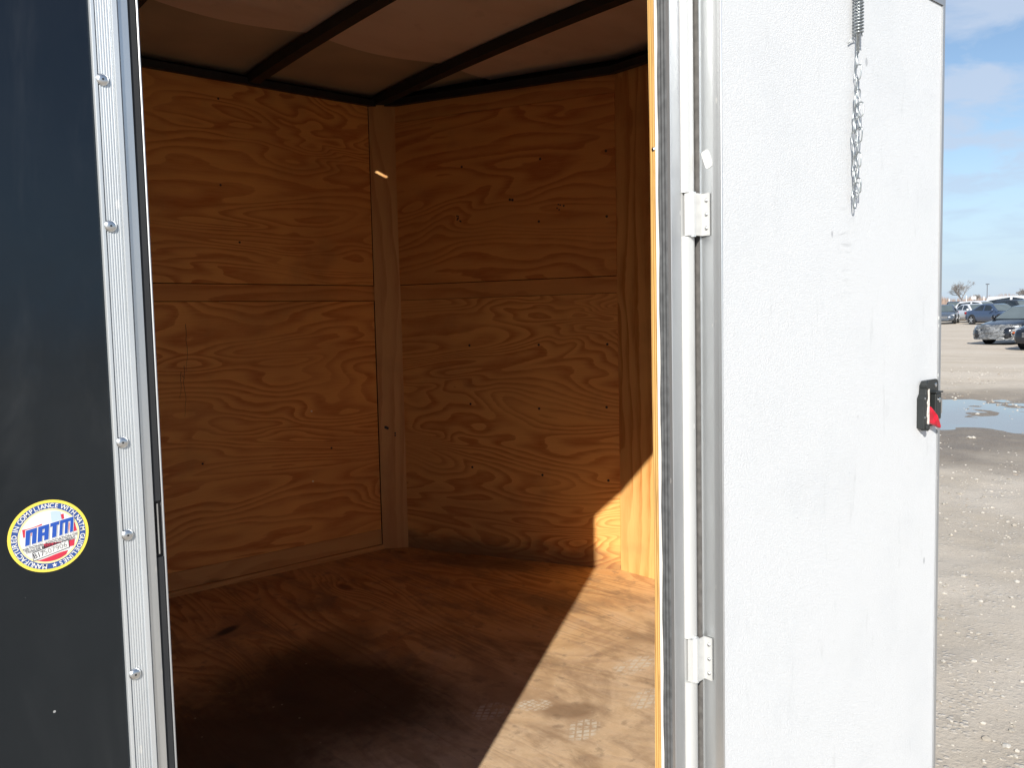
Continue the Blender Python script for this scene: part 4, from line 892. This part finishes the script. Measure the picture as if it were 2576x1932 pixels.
def car(name, label, spec, mat, loc, heading, group=None, glass='glass', wheels=True, grille=True):
    root = empty(name, (0, 0, 0)); tag(root, label, 'car', group)
    Wd = spec['W']; xs = [p[0] for p in spec['deck']]; L2 = spec['L']/2
    secs = []
    for x, zt in spec['deck']:
        e = min(1, (L2+0.02-abs(x))/0.55); w_ = Wd*(0.66+0.34*math.sin(math.pi/2*max(0, e))**0.7); zb = 0.17+0.05*(1-max(0, min(1, e)))
        h = zt-zb
        secs.append([(x, 0, zb), (x, w_*.82, zb), (x, w_*.96, zb+.10*h), (x, w_, zb+.38*h), (x, w_*.985, zb+.68*h), (x, w_*.93, zb+.93*h), (x, w_*.72, zb+h), (x, 0, zb+h+.018)])
    V = []; F = []
    ring_n = 14
    for s in secs: V += s+[(x, -y, z) for x, y, z in s[-2:0:-1]]
    for i in range(len(secs)-1):
        for j in range(ring_n): F.append((i*ring_n+j, i*ring_n+(j+1) % ring_n, (i+1)*ring_n+(j+1) % ring_n, (i+1)*ring_n+j))
    F += [tuple(range(ring_n)), tuple((len(secs)-1)*ring_n+j for j in range(ring_n-1, -1, -1))]
    mb = MB(); mb.add(V, F); body = mb.build('body', mat, root, smooth=True, subsurf=1)
    # cabin: pillars and roof as one shell
    (x0, z0), (x1, z1), (x2, z2), (x3, z3), (x4, z4) = spec['cab']; wb = Wd*.90; wr_ = Wd*.70
    cs = [(x0, z0, wb), (x1, z1, wr_*1.03), (x2, z2, wr_), (x3, z3, wr_*.98), (x4, z4, wb*.93)]
    zbase = min(z0, z4)-0.05; V = []; F = []
    for x, z, ww in cs: V += [(x, wb if 0.9 > abs(x)/2 else wb*.95, zbase), (x, ww, z-0.05), (x, ww*.88, z), (x, -ww*.88, z), (x, -ww, z-0.05), (x, -wb, zbase)]
    for i in range(4):
        for j in range(5): F.append((i*6+j, i*6+j+1, i*6+7+j, i*6+6+j))
    mb = MB(); mb.add(V, F); mb.build('cabin', mat, root, angle=35)
    def pane(nm, q, off, gm=None):
        q = [Vector(p) for p in q]; n_ = (q[1]-q[0]).cross(q[3]-q[0]).normalized(); c = sum(q, Vector())/4
        if n_.dot(c-Vector((-.3, 0, .9))) < 0: n_ = -n_
        q = [c+(p-c)*0.93+n_*off for p in q]; mb = MB(); mb.add([tuple(p) for p in q]+[tuple(p-n_*0.01) for p in q], BOXF); return mb.build(nm, gm or M[glass], root)
    pane('windshield', [(x0, wb*.93, z0), (x0, -wb*.93, z0), (x1, -wr_*.9, z1), (x1, wr_*.9, z1)], 0.012, M['glass_l'])
    pane('rear_window', [(x4, wb*.85, z4), (x4, -wb*.85, z4), (x3, -wr_*.85, z3), (x3, wr_*.85, z3)], 0.012)
    sx = spec['split']
    for s in (1, -1):
        def sp_(x, f):  # point on the cabin side at height fraction
            top = np.interp(-x, [-c[0] for c in cs], [c[1]-0.05 for c in cs]); ww = np.interp(-x, [-c[0] for c in cs], [c[2] for c in cs]); bt = z0+0.02+(z4-z0)*0.6*(x0-x)/(x0-x4)
            z = bt+(top-bt)*f; k = (z-zbase)/(top-zbase); return (x, s*(wb*(1-k)+ww*k), z)
        fa = x0-0.30*(x0-x1); pane('side_window', [sp_(fa, .0), sp_(sx+.05, .0), sp_(sx+.05, .95), sp_(x1-.02, .92)], 0.016)
        pane('side_window', [sp_(sx-.05, .0), sp_(x4+.40, .0), sp_(x3-.08, .90), sp_(sx-.05, .95)], 0.016)
        mb = MB(); mb.lathe((x0-.28, s*(Wd+.04), z0+.08), (1, 0, 0), [(.05, -.06), (.09, -.02), (.09, .03), (.05, .07)], 10); mb.build('mirror', mat, root, angle=50)
        # lamps
        zt = np.interp(-(L2-.22), [-p[0] for p in spec['deck']], [p[1] for p in spec['deck']])
        mb = MB(); mb.obox((L2-.34, s*Wd*.60, zt-.16), (.20, 0, 0), (-.16, s*Wd*.33, .02), (0, 0, .13)); mb.build('headlight', M['lamp'], root, bevel=.03)
        mb = MB(); mb.obox((-L2+.05, s*Wd*.60, .74), (.16, s*.03, 0), (.04, s*Wd*.30, 0), (0, 0, .16)); mb.build('tail_light', M['tail'], root, bevel=.02)
        if wheels:
            for wx in spec['wh']:
                R_ = spec['wr']; mb = MB(); mb.lathe((wx, s*(Wd-.02), R_+.02), (0, s, 0), [(R_+.055, 0), (R_+.055, .028), (R_+.05, .03)], 22); mb.build('wheel_arch', M['rubber'], root)
                mb = MB(); mb.lathe((wx, s*(Wd-.17), R_), (0, s, 0), [(R_*.7, 0), (R_*.95, 0), (R_, .03), (R_, .17), (R_*.94, .20), (R_*.68, .20)], 22); wo = mb.build('wheel', M['rubber'], root, angle=40)
                mb = MB()
                mb.lathe((wx, s*(Wd+.025), R_), (0, s, 0), [(R_*.70, 0), (R_*.70, .012), (R_*.62, .014)], 20)
                rimo = mb.build('rim', M['steel_black'], wo)
                mb = MB()
                for k in range(5):
                    a = 2*math.pi*k/5+.3; d_ = Vector((math.cos(a), 0, math.sin(a))); q = Vector((-d_.z, 0, d_.x))*.035
                    mb.obox(Vector((wx, s*(Wd+.040), R_))-q, d_*R_*.68, q*2, (0, s*.012, 0))
                mb.lathe((wx, s*(Wd+.036), R_), (0, s, 0), [(R_*.2, 0), (R_*.2, .02)], 10); mb.build('spokes', M['rim'], wo)
    if grille:
        zt = spec['deck'][1][1]
        mb = MB(); mb.box((L2-.10, -.42, zt-.24), (L2+.015, .42, zt-.06)); go_ = mb.build('grille', M['steel_black'], root, bevel=.02)
        for k in range(4):
            mb = MB(); mb.box((L2+.005, -.40, zt-.225+k*.042), (L2+.028, .40, zt-.210+k*.042)); mb.build('grille_slat', M['rim'], go_)
    mb = MB(); mb.box((L2-.16, -.62, .26), (L2-.005, .62, .36)); mb.build('air_dam', M['steel_black'], root, bevel=.02)
    root.location = (loc[0], loc[1], base_z(loc[0], loc[1])+(ground_h(np.array(loc[0]), np.array(loc[1])) if math.hypot(*loc) < 70 else 0)); root.rotation_euler = (0, 0, math.radians(heading))
    return root
def ray_pt(sx, dist):  # spot on the lot along a bearing
    a = {2383: (.9304, .3666), 2403: (.9331, .3596), 2422: (.9356, .353), 2450: (.9392, .3434), 2475: (.9423, .3348), 2496: (.9448, .3277), 2530: (.9486, .3165), 2560: (.952, .3062)}[sx]; return (a[0]*dist, a[1]*dist)
gb = 'cars parked in the far row'
car('blue_sedan', 'steel blue sedan parked in the far row, seen from its front corner', SEDAN, P_BLUE, (62.7, 21.45), -124, gb)
car('grey_car', 'slate grey car facing the lot at the end of the far row', SEDAN, P_GREY, (66.2, 26.3), -163, gb)
car('white_car', 'white car parked between the grey car and the blue sedan', SEDAN, P_WHITE, (69.3, 25.3), -132, gb)
car('white_suv', 'white sport utility vehicle with dark windows behind the blue sedan', SUV, P_WHITE, (76.5, 27.4), -112, gb)
car('white_van', 'tall white van rising behind the dark sport utility vehicle', VAN, P_WHITE, (77.8, 25.0), -104, gb)
car('dark_suv', 'charcoal sport utility vehicle between the blue sedan and the white van', SUV, P_CHAR, (70.5, 22.6), -122, gb)
car('white_minivan', 'white minivan at the right hand end beyond the charcoal vehicle', VAN, P_WHITE, (84.0, 25.6), -110, gb)
car('dark_hatchback', 'dark hatchback with only its roof showing behind the white car', SUV, P_CHAR, (82.0, 31.6), -160, gb)
hd = 165.0; hv = Vector((math.cos(math.radians(hd)), math.sin(math.radians(hd))))
wreck = car('wrecked_black_sedan', 'black sedan with its crushed nose wrapped in clear plastic film', dict(SEDAN, wh=(1.18, -1.33)), P_BLACK, (33.2-hv.x*2.35, 11.55-hv.y*2.35), hd, None, grille=False)
car('black_sedan', 'clean black sedan with a bright slatted grille beside the wrapped wreck', SEDAN, P_BLACK, (29.5-hv.x*2.3, 9.02-hv.y*2.3), hd+2)
# plastic wrap over the crushed nose
def film_mat():
    t = NT('clear_plastic_film'); p = t.obj(); f = t.noise(t.scale(p, (1.0, 1.6, 5.0)), 2.6, 4.0, 0.6, 1.4)
    t.b.inputs['Alpha'].default_value = 1.0
    t.bump(f, 0.7, 0.04)
    return t.fin(t.mix(t.smooth(f, 0.4, 0.65), (0.09, 0.095, 0.10), (0.24, 0.25, 0.26)), 0.22, 0.0, 0.7)
V = []; F = []; nu, nv = 46, 20; L2 = SEDAN['L']/2
for i in range(nu+1):
    a = -1.15+2.30*i/nu
    for j in range(nv+1):
        v = j/nv; z = 0.20+v*0.54; rad = 1+0.0
        y = 0.90*math.sin(a)*(1.0 if abs(a) < 1.57 else 1); x = L2-0.62+0.68*math.cos(a)**0.8-0.18*max(0, v-0.55)/0.45*1.0
        k = fbm(np.array(a*3.1+9), np.array(v*6.0+3), 4, 17)-0.47; k2 = abs(float(fbm(np.array(a*7.0), np.array(v*13.0+a*4), 3, 23))-0.45)
        off = 0.03+0.14*float(k)+0.07*k2
        V.append((x+off*math.cos(a), y+off*math.sin(a), z+0.05*float(k)))
for i in range(nu):
    for j in range(nv): F.append((i*(nv+1)+j, (i+1)*(nv+1)+j, (i+1)*(nv+1)+j+1, i*(nv+1)+j+1))
me = bpy.data.meshes.new('plastic_wrap'); me.from_pydata(V, [], F); me.materials.append(film_mat())
wo = bpy.data.objects.new('plastic_wrap', me); COL.objects.link(wo); wo.parent = wreck
sm = wo.modifiers.new('thick', 'SOLIDIFY'); sm.thickness = 0.01
mb = MB(); mb.obox((L2-.33, .845, .42), (.28, -.06, 0), (0, .045, 0), (0, 0, .06)); ao = mb.build('side_reflector', M['amber'], None); ao.location = ao.location; ao.parent = wreck

# ------------------------------------------------------------------ trees, pole, signs, fence, woods
M['bark'] = plain('bare_grey_bark', (0.17, 0.155, 0.145), 0.9, 0, 0.25, 3)
M['twig'] = plain('winter_brush', (0.255, 0.19, 0.155), 0.95, 0, 0.3, 0.4)
def tree_mesh(seed, H):
    r = random.Random(seed); tr = MB(); cr = MB()
    def grow(p, d, ln, rad, depth):
        n = 3; pts = [p]; q = p.copy(); dd = d.copy()
        for i in range(n):
            dd = (dd+Vector((r.uniform(-.2, .2), r.uniform(-.2, .2), r.uniform(-.06, .16)))).normalized(); q = q+dd*ln/n; pts.append(q.copy())
        (tr if depth < 2 else cr).tube(pts, rad, 5 if depth < 2 else 3, r1=rad*0.62, cap=False)
        if depth >= 6: return
        kids = 4 if depth < 2 else (3 if depth < 4 else 2)
        for k in range(kids):
            ax = Vector((r.uniform(-1, 1), r.uniform(-1, 1), r.uniform(-.3, .5))).normalized()
            nd = (dd*r.uniform(.7, 1.0)+ax*r.uniform(.65, 1.05)+Vector((0, 0, .12))).normalized()
            st = pts[r.choice((2, 3, 3))] if depth else pts[3]
            grow(st.copy(), nd, ln*r.uniform(.62, .80), max(0.03, rad*r.uniform(.45, .60)), depth+1)
    grow(Vector((0, 0, -0.2)), Vector((0, 0, 1)), H*0.25, H*0.034, 0); return tr, cr
def raw(name, mb, mat, parent):
    me = bpy.data.meshes.new(name); me.from_pydata([tuple(v) for v in mb.v], [], mb.f); me.materials.append(mat); o = bpy.data.objects.new(name, me); COL.objects.link(o); o.parent = parent; return o
def bearing(ax, ay, d): return Vector((ax*d, ay*d, base_z(ax*d, ay*d)))
def tree(seed, H, loc, label):
    root = empty('bare_tree', loc); tag(root, label, 'tree', 'bare winter trees beyond the lot'); a, b = tree_mesh(seed, H); raw('trunk', a, M['bark'], root); raw('crown', b, M['bark'], root); return root
tree(5, 10.6, bearing(.9356, .353, 290), 'leafless spreading tree rising above the grey and white cars')
tree(8, 8.0, bearing(.9530, .3030, 300), 'leafless tree behind the tall white van')
tree(12, 5.6, bearing(.9395, .3425, 310), 'small leafless tree leaning beside the spreading tree')
# far woods: a brown winter thicket along the boundary
mb = MB(); r_ = random.Random(5)
for i in range(4200):
    az = r_.uniform(0.22, 0.50); d = r_.uniform(330, 420); x, y = d*math.cos(az), d*math.sin(az); z = base_z(x, y)
    h = (2.2+3.4*float(fbm(np.array(az*60), np.array(1.0), 3, 2)))*r_.uniform(.45, 1.1)
    lean = r_.uniform(-.5, .5); wd = r_.uniform(.06, .22)
    mb.add([(x-wd, y+wd, z-.3), (x+wd, y-wd, z-.3), (x, y+.1, z-.3), (x+lean*.4, y+lean, z+h)], [(0, 1, 3), (1, 2, 3), (2, 0, 3)])
wo_ = mesh_obj('far_woods', mb.v, mb.f, M['twig'], recenter=False); tag(wo_, 'brown leafless thicket along the far edge of the lot', 'woods', None, 'stuff')
M['pole'] = plain('grey_galvanised_pole', (0.10, 0.11, 0.13), 0.6); M['sign_white'] = plain('white_sign_face', (0.82, 0.83, 0.84), 0.5, 0, 0.03)
p = bearing(.9432, .3321, 280); root = empty('light_pole', p); tag(root, 'tall grey light pole with a single box lamp beyond the cars', 'light pole')
mb = MB(); mb.tube([(p.x, p.y, p.z), (p.x, p.y, p.z+6.6)], 0.14, 8, r1=0.11); mb.build('pole', M['pole'], root)
mb = MB(); mb.obox((p.x-.15, p.y-.45, p.z+6.5), (.3, -.1, 0), (.1, .9, 0), (0, 0, .28)); mb.build('lamp_head', M['pole'], root, bevel=.03)
p = bearing(.9392, .3434, 150); root = empty('sign_post', p); tag(root, 'small white rectangular sign on a post among the parked cars', 'sign')
mb = MB(); mb.tube([(p.x, p.y, p.z), (p.x, p.y, p.z+2.2)], 0.035, 6); mb.build('post', M['pole'], root)
d_ = Vector((.3434, -.9392, 0)); mb = MB(); mb.obox(Vector((p.x, p.y, p.z+1.95))-d_*.3-Vector((.06, .02, 0)), d_*.6, (.01, .004, 0), (0, 0, .5)); mb.build('sign_plate', M['sign_white'], root)
for ax, ay, hh, lb in ((.9368, .3499, 2.7, 'thin white marker post just beside the spreading bare tree'), (.9423, .3348, 2.5, 'thin white marker post in front of the grey light pole'), (.9310, .3650, 2.2, 'short thin white marker post behind the slate grey car')):
    p = bearing(ax, ay, 165); mb = MB(); mb.tube([(p.x, p.y, p.z-.02), (p.x, p.y, p.z+hh)], 0.06, 6)
    o = mb.build('marker_post', M['sign_white'], None); tag(o, lb, 'post', 'row marker posts')

bpy.context.view_layer.update()
